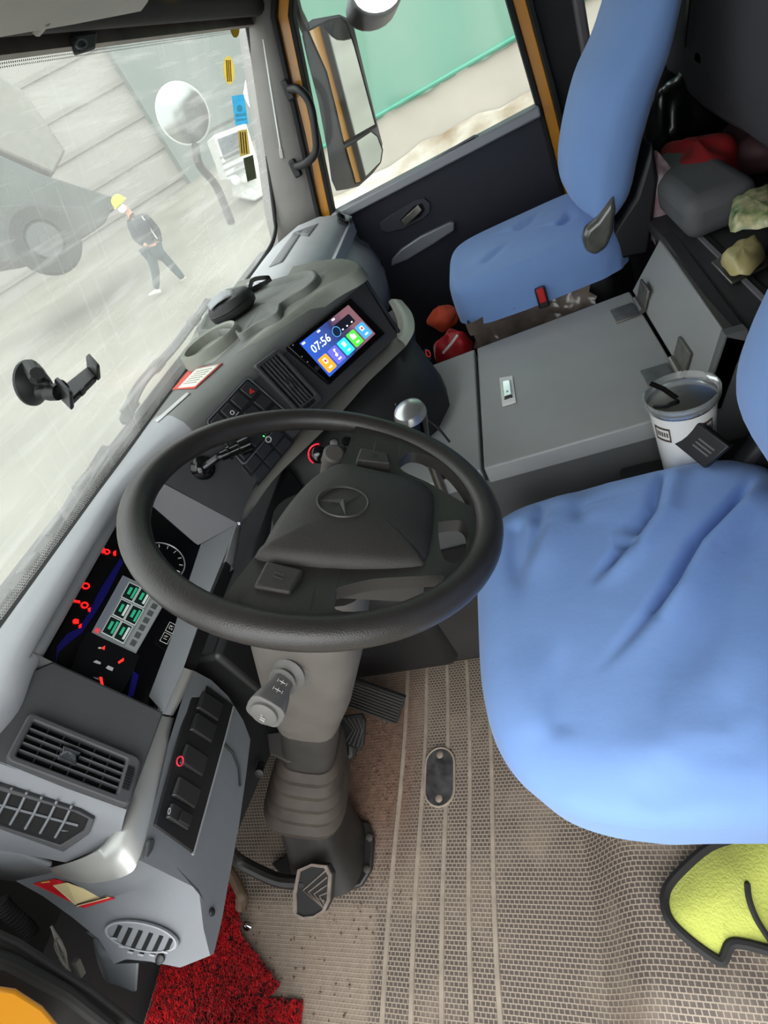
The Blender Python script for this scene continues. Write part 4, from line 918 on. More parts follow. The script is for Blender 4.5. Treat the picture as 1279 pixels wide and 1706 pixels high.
b = MB(); b.lathe(s2, d2, [(.0175,-.002),(.0175,.004),(.0145,.006)], 20); bt = b.build('end_button', STK, st)
b = MB()
for k in range(4): b.tube([s2+d2*.0068+e2*(-.004+.0026*k)+Vector((0,0,.003)), s2+d2*.0068+e2*(-.004+.0026*k)+Vector((0,-.001,-.004))], .0005, 4)
b.tube([s2+d2*.0068+e2*(-.005)+Vector((0,-.001,-.004)), s2+d2*.0068+e2*.005+Vector((0,-.001,-.004))], .0006, 4); b.build('horn_mark', WM, bt)
for tt in (.25,.55):
    c = s1.lerp(s2,tt); sidev = d2.cross(n2).normalized(); up = sidev.cross(d2).normalized()
    if up.dot(EYE-c) < 0: up = -up
    c = c+up*(.0150+.0080*tt); b = MB()
    b.tube([c-sidev*.004, c+sidev*.004], .0005, 4); b.tube([c-d2*.003, c+d2*.003], .0005, 4)
    b.tube([c+sidev*.006-d2*.002, c+sidev*.006+d2*.002], .0005, 4); b.tube([c-sidev*.006-d2*.002, c-sidev*.006+d2*.002], .0005, 4); b.build('stalk_mark', WM, lev)
# right stalk (grey cylinder seen past the pad) and key switch
rs = thing('wiper_stalk', 'short taupe stalk standing up beyond the wheel pad', 'stalk', at(545,790,z=.76))
r0 = at(545,800,z=.74); r1 = at(556,756,z=.80)
b = MB(); b.lathe(r0, r1-r0, [(.014,0),(.015,(r1-r0).length*.7),(.0145,(r1-r0).length*.72),(.0165,(r1-r0).length*.74),(.0165,(r1-r0).length),(.013,(r1-r0).length+.003)], 18); b.build('lever', TAU, rs)
ig = thing('ignition_switch', 'black key switch with red ring under centre dash', 'switch', at(530,760,z=.62))
p = at(531,757,z=.64); dv_ = (EYE-p).normalized()
b = MB(); b.lathe(p, dv_, [(.02,-.03),(.02,.0),(.017,.004),(.012,.006)], 20); b.build('barrel', BKG, ig)
u_ = dv_.cross(Vector((0,0,1))).normalized(); v_ = u_.cross(dv_)
b = MB(); b.tube([p+dv_*.003+u_*.0225*math.cos(a)+v_*.0225*math.sin(a) for a in np.linspace(-.4,2.2,14)], .0016, 6); b.build('red_ring', emit('ring_red', (220,30,50), .8), ig)
for k, (x,y) in enumerate(((556,738),(571,752),(578,735))):
    kb = at(x,y,z=.64); b = MB(); b.lathe(kb, dv_, [(.011,-.02),(.011,.0),(.009,.003)], 14); tag(b.build('control_knob', BKG), ['small glossy black knob nearest the red-ringed key switch','small glossy black knob between its two twins beside wheel pad','small glossy black knob highest of three beyond steering wheel'][k], 'knob', 'black knobs under the centre dash')

# ================================================================== PEDALS, FLOOR THINGS
def pedal(name, label, pads, nrm, m, parent=None): pass
# clutch
cp = thing('clutch_pedal', 'black clutch pedal with chevron rubber pad and worn rim', 'pedal', at(520,1530,z=.10))
PCL = Plane(at(520,1440,z=.155), at(490,1525,z=.10), at(552,1460,z=.15))
cl = [(497,1448),(520,1438),(545,1441),(553,1456),(550,1500),(541,1519),(524,1529),(503,1531),(490,1525),(489,1490)]
b = MB(); b.prism([PCL.on(x,y) for x,y in cl], PCL.n*-.014); cpad = b.build('pad', RUB, cp, bevel=.003)
cxm, cym = 521, 1486
b = MB(); b.ring([PCL.on(x,y,.0) for x,y in cl], [PCL.on(cxm+(x-cxm)*.84, cym+(y-cym)*.9,.0) for x,y in cl], PCL.n*.003); b.build('pad_rim', mat('worn_rubber', (118,106,96), .6, var=.4, vscale=60), cpad)
for k in range(5):
    y0 = 1448+k*15; a = (500,y0+20); m_ = (528,y0+2) ; c = (545,y0+18)
    pts = [(494,1470+k*16),(522,1446+k*15),(545,1462+k*15)]
    pts = [(500,1458+k*17),(524,1484-18+k*14),(545,1446+k*15)]
    if k == 4: pts = [(505,1520),(520,1524),(536,1512)]
    b = MB(); b.tube([PCL.on(x,y,.0005) for x,y in ((540-k*3,1447+k*3),(512-k*4+k*2,1478+k*4-2),(538-k*2,1515+k*1))] if False else [PCL.on(545-max(0,k-3)*6,1448+k*13,.0006), PCL.on(505+k*9 if k < 4 else 530,1483+k*3,.0006), PCL.on(541,1514-max(0,(k-2))*6,.0006)], .0016, 6); b.build('tread', MATS['worn_rubber'], cpad)
b = MB(); b.tube(bez([PCL.on(512,1470,-.012), at(470,1468,z=.12), at(430,1452,z=.13), at(392,1430,z=.16), at(372,1400,z=.24)], 5), .013, 10); b.build('arm', GRM, cp)
# brake
bp_ = thing('brake_pedal', 'black brake pedal partly hidden right of the steering column', 'pedal', at(590,1245,z=.10))
PBR = Plane(at(575,1190,z=.16), at(605,1235,z=.13), at(560,1240,z=.13))
br = [(556,1195),(600,1188),(607,1200),(604,1240),(597,1252),(575,1240),(556,1225)]
b = MB(); b.prism([PBR.on(x,y) for x,y in br], PBR.n*-.014); bpad = b.build('pad', RUB, bp_, bevel=.003)
for k in range(4):
    b = MB(); b.tube([PBR.on(572+k*8,1196,.0006), PBR.on(588+k*5,1216,.0006), PBR.on(574+k*7,1238+k*2,.0006)], .0013, 6); b.build('tread', mat('tread_grey', (70,66,62), .6), bpad)
b = MB(); b.tube([PBR.on(585,1225,-.012), at(585,1255,z=.09), at(560,1270,z=.10)], .014, 10); b.build('arm', GRM, bp_)
# accelerator
ac = thing('accelerator_pedal', 'ribbed black accelerator pedal lying against the floor', 'pedal', at(620,1190,z=.05))
PAC = Plane(at(585,1132,z=.15), at(672,1163,z=.12), at(570,1165,z=.09))
QA = Quad(PAC, [(582,1130),(674,1163),(660,1207),(566,1172)])
b = MB(); b.qbox(QA,0,1,0,1,-.012,0); apad = b.build('pad', RUB, ac, bevel=.003)
for k in range(9):
    b = MB(); b.qbox(QA,.02,.98,.04+k*.108,.04+k*.108+.055,0,.004); b.build('tread', mat('tread_dark', (52,50,48), .6), apad)
b = MB(); b.lathe(QA.P(.8,1.05,-.004), PAC.n, [(.006,0),(.006,.006),(.003,.007)], 8); b.build('bolt', STEEL, ac)
# floor plate
fpz = .0045; Qf = [at(733,1247,z=fpz), at(731,1343,z=fpz)]; fc = (Qf[0]+Qf[1])/2; fl = (Qf[0]-Qf[1]).length/2; fd = (Qf[0]-Qf[1]).normalized(); fs = fd.cross(Vector((0,0,1)))
def stad(w, l, z, n=10):
    out = []
    for sgn, a0 in ((1,-90),(-1,90)):
        for i in range(n+1):
            a = math.radians(a0+180*i/n); out.append(fc+fd*(sgn*(l-w))+fd*(w*math.cos(a))+fs*(w*math.sin(a))+Vector((0,0,z)))
    return out
pw = (at(710,1295,z=fpz)-at(756,1295,z=fpz)).length/2
fpl = thing('floor_plate', 'oblong black plate with two rivets set in floor mat', 'plate', fc)
b = MB(); b.prism(stad(pw,fl,-.003), (0,0,.004)); b.build('plate', mat('plate_black', (30,30,31), .35, var=.7, vscale=45, rgb2=(78,76,76)), fpl)
b = MB(); b.ring(stad(pw*1.12,fl*1.05,-.004), stad(pw*.98,fl*.99,-.004), (0,0,.0065)); b.build('plate_rim', RIDG, fpl, bevel=.001)
for sg in (1,-1):
    b = MB(); b.lathe(fc+fd*(sg*fl*.76)+Vector((0,0,.001)), (0,0,1), [(.0085,0),(.008,.002),(.004,.0035)], 14); b.build('rivet', mat('rivet_tan', (146,132,118), .5, metal=.3), fpl)
# red coil mats
RB = mat('mat_red_base', (92,16,20), .9, var=.5, vscale=80)
def coil_mat(name, poly, z, label, n):
    b = MB(); b.prism([at(x,y,z=z) for x,y in poly], (0,0,.006)); t = thing(name, label, 'floor mat', at(*poly[0], z=z), 'red coil mats by the door'); b.build('backing', RB, t, smooth=False)
    P = [at(x,y,z=z+.006) for x,y in poly]; xs_ = [p.x for p in P]; ys_ = [p.y for p in P]
    def inside(x,y):
        c = False; j = len(P)-1
        for i in range(len(P)):
            if (P[i].y > y) != (P[j].y > y) and x < (P[j].x-P[i].x)*(y-P[i].y)/(P[j].y-P[i].y)+P[i].x: c = not c
            j = i
        return c
    for mm, cnt in ((mat('coil_red', (214,36,42), .55, var=.3, vscale=60), n), (mat('coil_dark', (60,26,24), .7), n//3)):
        b = MB(); k = 0
        while k < cnt:
            x = random.uniform(min(xs_),max(xs_)); y = random.uniform(min(ys_),max(ys_))
            if not inside(x,y): continue
            k += 1; a = random.uniform(0,6.28); r_ = random.uniform(.003,.006); zz = z+.006
            pts = [Vector((x+r_*math.cos(a+q), y+r_*math.sin(a+q), zz+.006*math.sin(q*.66)*random.uniform(.5,1))) for q in (0,1.2,2.4,3.6,4.7)]
            w = .0009; vs = []
            for p in pts: vs += [p+Vector((w,0,0)), p+Vector((-w*.5,w*.9,0)), p+Vector((-w*.5,-w*.9,.0008))]
            fs_ = []
            for i in range(4):
                for j in range(3): fs_.append((i*3+j, i*3+(j+1)%3, i*3+3+(j+1)%3, i*3+3+j))
            b.add(vs, fs_)
        o = b.build('coil_pile', mm, t, smooth=False); o['kind'] = 'stuff'
coil_mat('floor_mat', [(330,1668),(505,1668),(497,1760),(300,1760)], .001, 'lower red coil floor mat, straight edge showing at bottom of photo', 1800)
coil_mat('floor_mat', [(372,1470),(392,1478),(402,1560),(420,1585),(466,1643),(440,1668),(380,1700),(330,1740),(235,1740),(285,1560)], .010, 'upper red coil floor mat running under the grey dash corner', 3600)
b = MB(); b.tube(bez([at(380,1448,z=.06), at(393,1470,z=.05), at(402,1492,z=.04), at(402,1510,z=.02)], 5), [.012]*10+[.014]*6, 10); tag(b.build('hose_elbow', mat('hose_brown', (92,72,52), .6, var=.5, vscale=40)), 'short brown hose elbow beside the red mat and clutch arm', 'hose')
b = MB(); p = at(413,1545,z=.004); b.lathe(p, (.2,.3,1), [(.012,0),(.010,.006),(.004,.012)], 12, sx=.6); tag(b.build('metal_clip', CHR), 'small shiny metal clip on floor beside red mat', 'clip')
# loose soil crumbs round the pedals
b = MB(); SOILP = []
for k in range(520):
    x = random.gauss(.46,.12); y = random.gauss(.63,.045); r_ = random.uniform(.0012,.0036)
    if k % 5 == 0: x = random.uniform(.02,.3); y = random.uniform(.62,.9)
    c = Vector((x,y,r_*.5)); a = random.uniform(0,6.28); u = Vector((math.cos(a),math.sin(a),0))*r_; v = Vector((-u.y,u.x,0))*random.uniform(.6,1)
    b.add([c+u, c+v, c-u*random.uniform(.6,1), c-v, c+Vector((0,0,r_*.8)), c-Vector((0,0,r_*.4))], [(0,1,4),(1,2,4),(2,3,4),(3,0,4),(1,0,5),(2,1,5),(3,2,5),(0,3,5)])
tag(b.build('soil_crumbs', mat('soil_brown', (112,86,70), .95, var=.5, vscale=90), smooth=False), 'loose brown soil crumbs on floor around the pedals', 'soil', kind='stuff')
# wiring in the gap by the door
for k, (a_, c_, r_, nm, m_, lb) in enumerate((
    ((0,1500),(40,1545),.010,'corrugated_hose',RUB,'black corrugated hose in the gap left of the dash'),
    ((95,1560),(120,1612),.006,'wire_bundle',mat('wire_white',(196,192,184),.5),'bundle of white wires hanging under the dash corner'),
    ((125,1600),(135,1625),.006,'wire_connector',mat('conn_grey',(150,150,146),.5),'pale plug connector hanging below white wires'))):
    p = at(*a_,y=.80); q = at(*c_,y=.80)
    if nm == 'wire_bundle':
        t = thing(nm, lb, 'wires', q)
        for j in range(6):
            b = MB(); b.tube(bez([p+Vector((.002*j,.004*j,0)), p.lerp(q,.4)+Vector((.003*math.sin(j*2),.01*math.cos(j*1.7),.004)), q+Vector((.0025*j-.005,.006*j,.0))], 5), .0018, 6); b.build('wire', m_, t)
    elif nm == 'corrugated_hose':
        n = 30; b = MB(); b.tube([p.lerp(q,i/n*1.3)+Vector((0,0,.004*math.sin(i/5))) for i in range(n)], [r_*(1 if i % 2 else .82) for i in range(n)], 12); tag(b.build(nm, m_), lb, 'hose')
    else:
        b = MB(); b.sweep([p,q], [(-.006,-.004),(.006,-.004),(.006,.004),(-.006,.004)]); tag(b.build(nm, m_, bevel=.001), lb, 'connector')
# door sill and step edge, bottom right
ss = struct(thing('trim_2', None, None, (.05,-.05,0)), 'left door sill with black seal')
b = MB(); b.tube(bez([at(1040,1745,z=.012), at(1140,1702,z=.012), at(1200,1672,z=.012), at(1270,1650,z=.012), at(1340,1640,z=.012)], 6), .012, 12); b.build('sill_seal', RUB, ss)
b = MB(); b.prism([at(1060,1760,z=.004), at(1150,1710,z=.004), at(1210,1683,z=.004), at(1279,1662,z=.004), at(1400,1640,z=.004), at(1400,1850,z=.004)], (0,0,.006)); b.build('sill_plate', mat('sill_metal', (140,138,138), .4, metal=.3), ss)

# ================================================================== CONSOLE BETWEEN THE SEATS
cx0, cx1 = .842, 1.362
cons = thing('console_box', 'grey box console between the seats with hinged lid', 'console', (1.1,.0,0))
b = MB(); b.box(cx0+.012,cx1-.01,-.211,.45,0,.465); b.build('body', mat('console_side', (96,97,96), .55, var=.15, vscale=6), cons, bevel=.004)
b = MB(); b.box(cx0,cx1,-.207,.186,.467,.51); lid = b.build('lid', CON, cons, bevel=.004, seg=3)
b = MB(); b.box(cx0,cx1,.193,.52,.467,.51); b.build('front_cover', CON, cons, bevel=.004, seg=3)
sl_ = [Vector((cx0,-.212,.508)), Vector((cx1,-.212,.508)), Vector((1.362,-.285,.605)), Vector((cx0,-.253,.636))]
b = MB(); b.prism(sl_, (0,-.03,-.02)); b.build('rear_panel', CON, cons, bevel=.003)
b = MB(); b.prism([Vector((cx0,-.212,.0)), Vector((cx0,-.212,.508)), Vector((cx0,-.253,.636)), Vector((cx0,-.283,.634)), Vector((cx0,-.283,0))], (.02,0,0)); b.build('rear_side', mat('console_side',(1,1,1)), cons)
# latch
lp = [at(x,y,z=.5105) for x,y in ((832,631),(854,627),(860,671),(837,678))]
b = MB(); b.prism(lp, (0,0,.003)); lt = b.build('latch', WHITE, lid, bevel=.001)
lc = sum(lp, Vector())/4
b = MB(); b.hexa([lc.lerp(p,.68)+Vector((0,0,.003)) for p in lp], [lc.lerp(p,.55)+Vector((0,0,.0085)) for p in lp]); adopt(b.build('latch_slide', CHR, None, bevel=.001), lid)
b = MB(); b.lathe(lc+Vector((-.016,0,.0085)), (0,0,1), [(.003,0),(.002,.001)], 10); b.build('latch_key', STEEL, lid)
# hinges
for (xa, ya, xb, yb) in ((1055,505,1072,492),(1108,612,1133,598)):
    h = at((xa+xb)/2+12, (ya+yb)/2+10, z=.512); h.y = -.207
    hw = .034
    b = MB(); b.box(h.x-hw,h.x+hw,-.198,-.148,.510,.5145); hp_ = b.build('hinge', STEEL, cons, bevel=.001)
    n_ = (sl_[1]-sl_[0]).cross(sl_[3]-sl_[0]).normalized(); n_ = n_ if n_.z > 0 else -n_
    sd_ = (Vector((0,-.253,.636))-Vector((0,-.212,.508))).normalized()
    c0 = Vector((h.x,-.212,.508))+n_*.002
    b = MB(); b.hexa([c0+Vector((-hw,0,0))+sd_*.01, c0+Vector((hw,0,0))+sd_*.01, c0+Vector((hw,0,0))+sd_*.055, c0+Vector((-hw,0,0))+sd_*.055], [c0+Vector((-hw,0,0))+sd_*.01+n_*.005, c0+Vector((hw,0,0))+sd_*.01+n_*.005, c0+Vector((hw,0,0))+sd_*.055+n_*.005, c0+Vector((-hw,0,0))+sd_*.055+n_*.005]); b.build('hinge', STEEL, cons, bevel=.001)
    b = MB(); b.tube([(h.x-hw,-.206,.519),(h.x+hw,-.206,.519)], .0065, 10); b.build('hinge_pin', STEEL, cons)
b = MB(); b.box(.70,.86,.40,.93,0,.36); b.build('tunnel_cover', BK, cons, bevel=.05, seg=5)
b = MB(); b.box(.72,.86,-.2,.45,0,.30); b.build('tunnel_side', mat('tunnel_dark', (44,42,41), .6, var=.3), cons, bevel=.02, seg=3)
# bunk behind
bunk = thing('sleeper_bunk', 'dark bunk shelf behind the seats at the back of the cab', 'bunk', (1.4,-.62,0))
b = MB(); b.prism([Vector((cx0+.02,-.29,.0)),Vector((cx0+.02,-.268,.62)),Vector((2.12,-.33,.60)),Vector((2.12,-.35,0))], (0,-.02,0)) ; b.build('front_panel', DARK, bunk)
b = MB(); b.box(cx0,2.12,-.99,-.285,.585,.612); b.build('bunk_top', mat('bunk_dark', (50,49,52), .6, var=.2), bunk, bevel=.006)
b = MB(); b.box(cx0+.02,1.40,-.355,-.345,.612,.616); b.build('seam', VOID, bunk)
b = MB(); b.box(cx0,1.40,-.345,-.338,.612,.6175); b.build('seam_edge', mat('seam_pale', (120,120,124), .4), bunk)

# ================================================================== SEATS
def fabric(name, rgb):
    m = bpy.data.materials.new(name); m.use_nodes = True; nt = m.node_tree; N = nt.nodes; L = nt.links; b = N['Principled BSDF']
    geo = N.new('ShaderNodeNewGeometry'); n1 = N.new('ShaderNodeTexNoise'); n1.inputs['Scale'].default_value = 5; n1.inputs['Detail'].default_value = 6; L.new(geo.outputs['Position'], n1.inputs['Vector'])
    r = N.new('ShaderNodeValToRGB'); c = lin(rgb); r.color_ramp.elements[0].position = .3; r.color_ramp.elements[1].position = .75
    r.color_ramp.elements[0].color = (c[0]*.9,c[1]*.92,c[2]*.96,1); r.color_ramp.elements[1].color = (*[min(1,x*1.06) for x in c],1); L.new(n1.outputs['Fac'], r.inputs[0])
    # small brown smudges
    n2 = N.new('ShaderNodeTexNoise'); n2.inputs['Scale'].default_value = 7; n2.inputs['Detail'].default_value = 4; L.new(geo.outputs['Position'], n2.inputs['Vector'])
    mr = N.new('ShaderNodeMapRange'); mr.inputs[1].default_value = .72; mr.inputs[2].default_value = .80; mr.inputs[4].default_value = .35; L.new(n2.outputs['Fac'], mr.inputs[0])
    mx = N.new('ShaderNodeMix'); mx.data_type = 'RGBA'; L.new(mr.outputs[0], mx.inputs[0]); L.new(r.outputs[0], mx.inputs[6]); mx.inputs[7].default_value = (*lin((126,128,138)),1)
    L.new(mx.outputs[2], b.inputs['Base Color']); b.inputs['Roughness'].default_value = .85; b.inputs['Sheen Weight'].default_value = .15
    n3 = N.new('ShaderNodeTexNoise'); n3.inputs['Scale'].default_value = 30; n3.inputs['Detail'].default_value = 4; L.new(geo.outputs['Position'], n3.inputs['Vector'])
    bp = N.new('ShaderNodeBump'); bp.inputs['Strength'].default_value = .25; bp.inputs['Distance'].default_value = .004; L.new(n3.outputs['Fac'], bp.inputs['Height']); L.new(bp.outputs[0], b.inputs['Normal'])
    return m
BLUE = fabric('blue_cotton', (122,156,210))
def seg_dist(X, Y, pts):
    D = np.full(X.shape, 9.); SG = np.zeros(X.shape); T = np.zeros(X.shape); nS = len(pts)-1; kk = 0
    for (ax_, ay_), (bx_, by_) in zip(pts[:-1], pts[1:]):
        dx, dy = bx_-ax_, by_-ay_; t = np.clip(((X-ax_)*dx+(Y-ay_)*dy)/(dx*dx+dy*dy+1e-12), 0, 1)
        ex = X-(ax_+t*dx); ey = Y-(ay_+t*dy); d = np.hypot(ex, ey); s = np.sign(dx*ey-dy*ex); m = d < D; D = np.where(m, d, D); SG = np.where(m, s, SG); T = np.where(m, (kk+t)/nS, T); kk += 1
    return D, SG, T
def cushion(name, cx, cy, a, bb, ztop, thick, ex, creases, parent, nr=60, na=160, dome=.02, skirt=.02, edge=.055, wav=0., sh=.86):
    """draped cushion: polar superellipse, rounded shoulder then skirt down; creases in world xy"""
    X = []; Y = []; Z = []
    rr = np.concatenate([np.linspace(.01,sh,nr), np.linspace(sh+.01,1,14)])
    th = np.linspace(0, 2*np.pi, na+1)[:-1]
    ct = np.cos(th); stt = np.sin(th)
    exv = np.where((stt >= 0) & (ct <= 0), ex, ex+1.6); ux = a*np.sign(ct)*np.abs(ct)**(2/exv); uy = bb*np.sign(stt)*np.abs(stt)**(2/exv)
    G = []
    for r in rr:
        x = cx+ux*r; y = cy+uy*r; z = np.full_like(x, ztop)+dome*(1-r*r)
        if r > sh: z = z-edge*(1-np.sqrt(np.maximum(0,1-((r-sh)/(1-sh))**2)))
        G.append([x,y,z])
    for k in range(1,9):
        t = k/8; ins = skirt*t + wav*np.sin(th*17+t*2)*t
        G.append([cx+ux*(1-ins), cy+uy*(1-ins), np.full_like(ux, ztop-edge-(thick-edge)*t)])
    A = np.array(G)
    for pts, w, amp, ra in creases:
        D, SG, T = seg_dist(A[:,0], A[:,1], pts); ta = 1.5*np.clip(T/.2,.0,1)*np.clip((1-T)/.4,0,1); ta = 1.5*(ta/1.5)**2*(3-2*ta/1.5); w = w*1.35
        A[:,2] += ta*(-amp*np.exp(-(D/w)**2)+ra*np.exp(-((D-2.4*w)/(2.0*w))**2)*np.clip(SG*D/(1.2*w)+.0,0,1))
    b = MB(); n = len(th)
    b.grid([[tuple(A[i,:,j]) for j in range(n)] for i in range(A.shape[0])], cu=True)
    b.f.append(tuple(range(n)))
    return b.build(name, BLUE, parent, ang=180)
ds = thing('driver_seat', 'driver seat in a loose blue cotton cover, nearest the camera', 'seat', (.46,-.05,0))
ZS = .505
def sp(*pxs): return [tuple(at(x,y,z=ZS)[:2]) for x,y in pxs]
cr_ = [(sp((1112,760),(1100,800),(1088,850),(1050,905),(1010,950),(980,985)), .0060, .013, .008),
       (sp((1262,785),(1220,840),(1160,905),(1120,975),(1080,1030),(985,1135)), .0060, .015, .010),
       (sp((1275,830),(1240,920),(1190,1020),(1130,1130),(1080,1250)), .016, .006, .004),
       (sp((902,815),(898,880),(870,960)), .010, .009, .005),
       (sp((860,860),(858,920),(868,1000)), .012, .008, .004),
       (sp((965,795),(970,840),(960,880)), .009, .006, .003),
       (sp((1040,1330),(1110,1315),(1160,1270),(1210,1190),(1270,1090)), .012, .006, .003),
       (sp((1180,1330),(1215,1270),(1270,1200)), .010, .005, .003),
       (sp((935,1240),(930,1150),(945,1060)), .012, .003, .002),
       (sp((880,1330),(960,1365),(1060,1388),(1180,1385),(1290,1350)), .006, .007, .004),]
cushion('seat_cushion', .480, -.03, .277, .258, ZS-.004, .15, 3.1, cr_, ds, nr=90, na=240, dome=.014, skirt=.03, edge=.06, sh=.74)
def backrest(name, lv, xc, hw, off, parent, m=BLUE, n=40, x_at=1.455):
    rows = []
    for (f, k) in lv:
        pf = at(*f, x=x_at); pk = at(*k, x=x_at); c = (pf+pk)/2; d = (pf-pk)/2; L_ = d.length; d.normalize()
        w = hw; rows.append([Vector((xc,0,0))+Vector((0,c.y,c.z))+Vector((1,0,0))*(w*math.copysign(abs(math.cos(q))**.55,math.cos(q)))+d*(L_*math.copysign(abs(math.sin(q))**.7,math.sin(q))) +d*(.03*abs(math.sin(q))*(1 if math.sin(q) > 0 else 0)*(1-abs(math.cos(q))**2)) + off for q in np.linspace(0,6.28319,n+1)[:-1]])
    cols = [bez(c, 4) for c in zip(*rows)]; rows = [list(r) for r in zip(*cols)]
    b = MB(); b.grid(rows, cu=True); b.f.append(tuple(range(n))[::-1]); b.f.append(tuple((len(rows)-1)*n+j for j in range(n)))
    return b.build(name, m, parent, ang=180)
LV = [((997,372),(1008,378)), ((985,360),(1030,368)), ((976,320),(1062,330)), ((985,250),(1082,250)), ((1013,150),(1108,160)), ((1050,75),(1132,90)), ((1078,0),(1152,0)), ((1108,-90),(1168,-90)), ((1125,-150),(1165,-150))]
backrest('backrest', LV, .465, .225, Vector((0,-.046,-.02)), ds)
b = MB(); b.box(.34,.66,-.24,.08,.08,.36); b.build('seat_base', BK, ds, bevel=.03, seg=3)
b = MB(); b.prism([Vector((.695,y,z)) for y,z in ((-.20,.30),(-.21,.47),(-.25,.53),(-.36,.66),(-.42,.62),(-.40,.30))], (.04,0,0)); b.build('recliner_cover', BK, ds, bevel=.015, seg=3)
ps = thing('passenger_seat', 'passenger seat in blue cotton cover beside the far door', 'seat', (1.66,-.02,0))
ZP = .655
def sq(*pxs): return [tuple(at(x,y,z=ZP)[:2]) for x,y in pxs]
cushion('seat_cushion', 1.655, -.005, .215, .238, ZP-.012, .115, 3.6, [(sq((860,385),(900,350)), .012,.006,.004),(sq((930,375),(960,350)),.01,.006,.003),(sq((800,440),(850,400)),.012,.004,.003)], ps, nr=30, na=120, dome=.012, skirt=-.01, wav=.006)
backrest('backrest', LV, 1.66, .21, Vector((0,0,0)), ps)
b = MB(); b.box(1.48,1.84,-.20,.14,.18,.53); b.build('seat_base', mat('base_black', (24,23,23), .6), ps, bevel=.03, seg=3)
b = MB(); b.box(1.50,1.82,-.18,.12,0,.2); b.build('pedestal', BK, ps)
# crumpled plastic over the base
def crumple(name, fn, nu, nv, m, parent, amp, cu=False, seed=1):
    r_ = np.random.default_rng(seed); rows = []
    for i in range(nv):
        rows.append([fn(j/(nu-1 if not cu else nu), i/(nv-1)) + Vector(r_.normal(0, amp, 3)) for j in range(nu)])
    b = MB(); b.grid(rows, cu=cu); return b.build(name, m, parent, ang=80)
PLA = mat('dusty_plastic', (112,100,92), .25, var=.5, vscale=14, coat=.4)
crumple('plastic_wrap', lambda u, v: Vector((1.452+.03*math.sin(u*5)*(v)-.01*v, .20-.33*u, .545-.13*v)), 22, 9, PLA, ps, .006)
crumple('plastic_wrap', lambda u, v: Vector((1.46+.36*u, .19+.015*v, .54-.15*v)), 18, 8, PLA, ps, .006, seed=2)
CLP = glassy('clear_wrap', (214,216,212), .12, .12)
rc = at(1000,395,x=1.44)
b = MB(); b.prism([at(x,y,x=1.438) for x,y in ((970,398),(978,382),(994,368),(1010,345),(1024,325),(1027,350),(1022,388),(1012,414),(992,428),(975,420)) ], (.04,0,0)); lab(b.build('recliner_cover', mat('wrapped_cover', (98,98,92), .2, var=.5, vscale=22, coat=.6, bump=.6, bscale=40), ps, bevel=.012, seg=4), 'recliner cover in clear plastic film')
b = MB(); b.prism([at(x,y,x=1.47) for x,y in ((1012,405),(1025,380),(1058,330),(1088,235),(1098,300),(1082,425),(1030,434))], (.36,0,0)); b.build('back_shell', mat('shell_black', (26,25,27), .5), ps, bevel=.01)
p = at(993,456,x=1.46); b = MB(); b.lathe(p, (-1,-.2,.2), [(.008,-.02),(.008,0),(.011,.002),(.011,.008),(.006,.010)], 12); b.build('bolt', STEEL, ps)
bk_ = at(902,493,x=1.425); b = MB(); b.box(bk_.x-.012,bk_.x+.012,bk_.y-.014,bk_.y+.014,bk_.z-.03,bk_.z+.022); bu = b.build('belt_buckle', BK, ps, bevel=.004)
b = MB(); b.box(bk_.x-.014,bk_.x+.0,bk_.y-.009,bk_.y+.009,bk_.z-.014,bk_.z+.0235); b.build('release_button', RED, bu, bevel=.002)

# ================================================================== GEAR LEVER
gl = thing('gear_lever', 'gear lever with silver-topped black knob beside the centre pillar', 'gear lever', (.85,.28,.4))
kp = at(684,692,z=.70); kd = Vector((-.02,-.02,.2)).normalized()
b = MB(); b.lathe(kp-kd*.05, kd, [(.016,-.02),(.02,0),(.026,.025),(.0295,.045),(.030,.052)], 24, sx=1.15); b.build('knob', BKG, gl)
b = MB(); b.lathe(kp, kd, [(.0305,.0),(.0305,.006),(.027,.015),(.018,.021),(.004,.0235)], 24, sx=1.15); lab(b.build('knob_cap', mat('cap_silver', (190,190,190), .28, metal=.8), gl), 'silver knob cap')
b = MB(); b.tube([kp-kd*.06, kp-kd*.12+Vector((.01,.0,0)), at(740,812,z=.47)+Vector((-.03,0,0)), at(752,850,z=.40)+Vector((-.03,0,0))], [.012,.011,.011,.012], 12); b.build('shaft', STEEL, gl)
q = at(722,768,z=.56); b = MB(); b.tube([q+Vector((.0,.03,.05)), q, q+Vector((.01,-.005,-.05))], [.02,.018,.014], 12); b.build('selector_sleeve', BK, gl)
b = MB(); b.tube(bez([kp+Vector((.04,.03,.01)), kp+Vector((.06,.01,-.02)), kp+Vector((.05,-.02,-.07)), kp+Vector((.055,-.03,-.12))],6), .0025, 6); b.build('air_pipe', BK, gl)

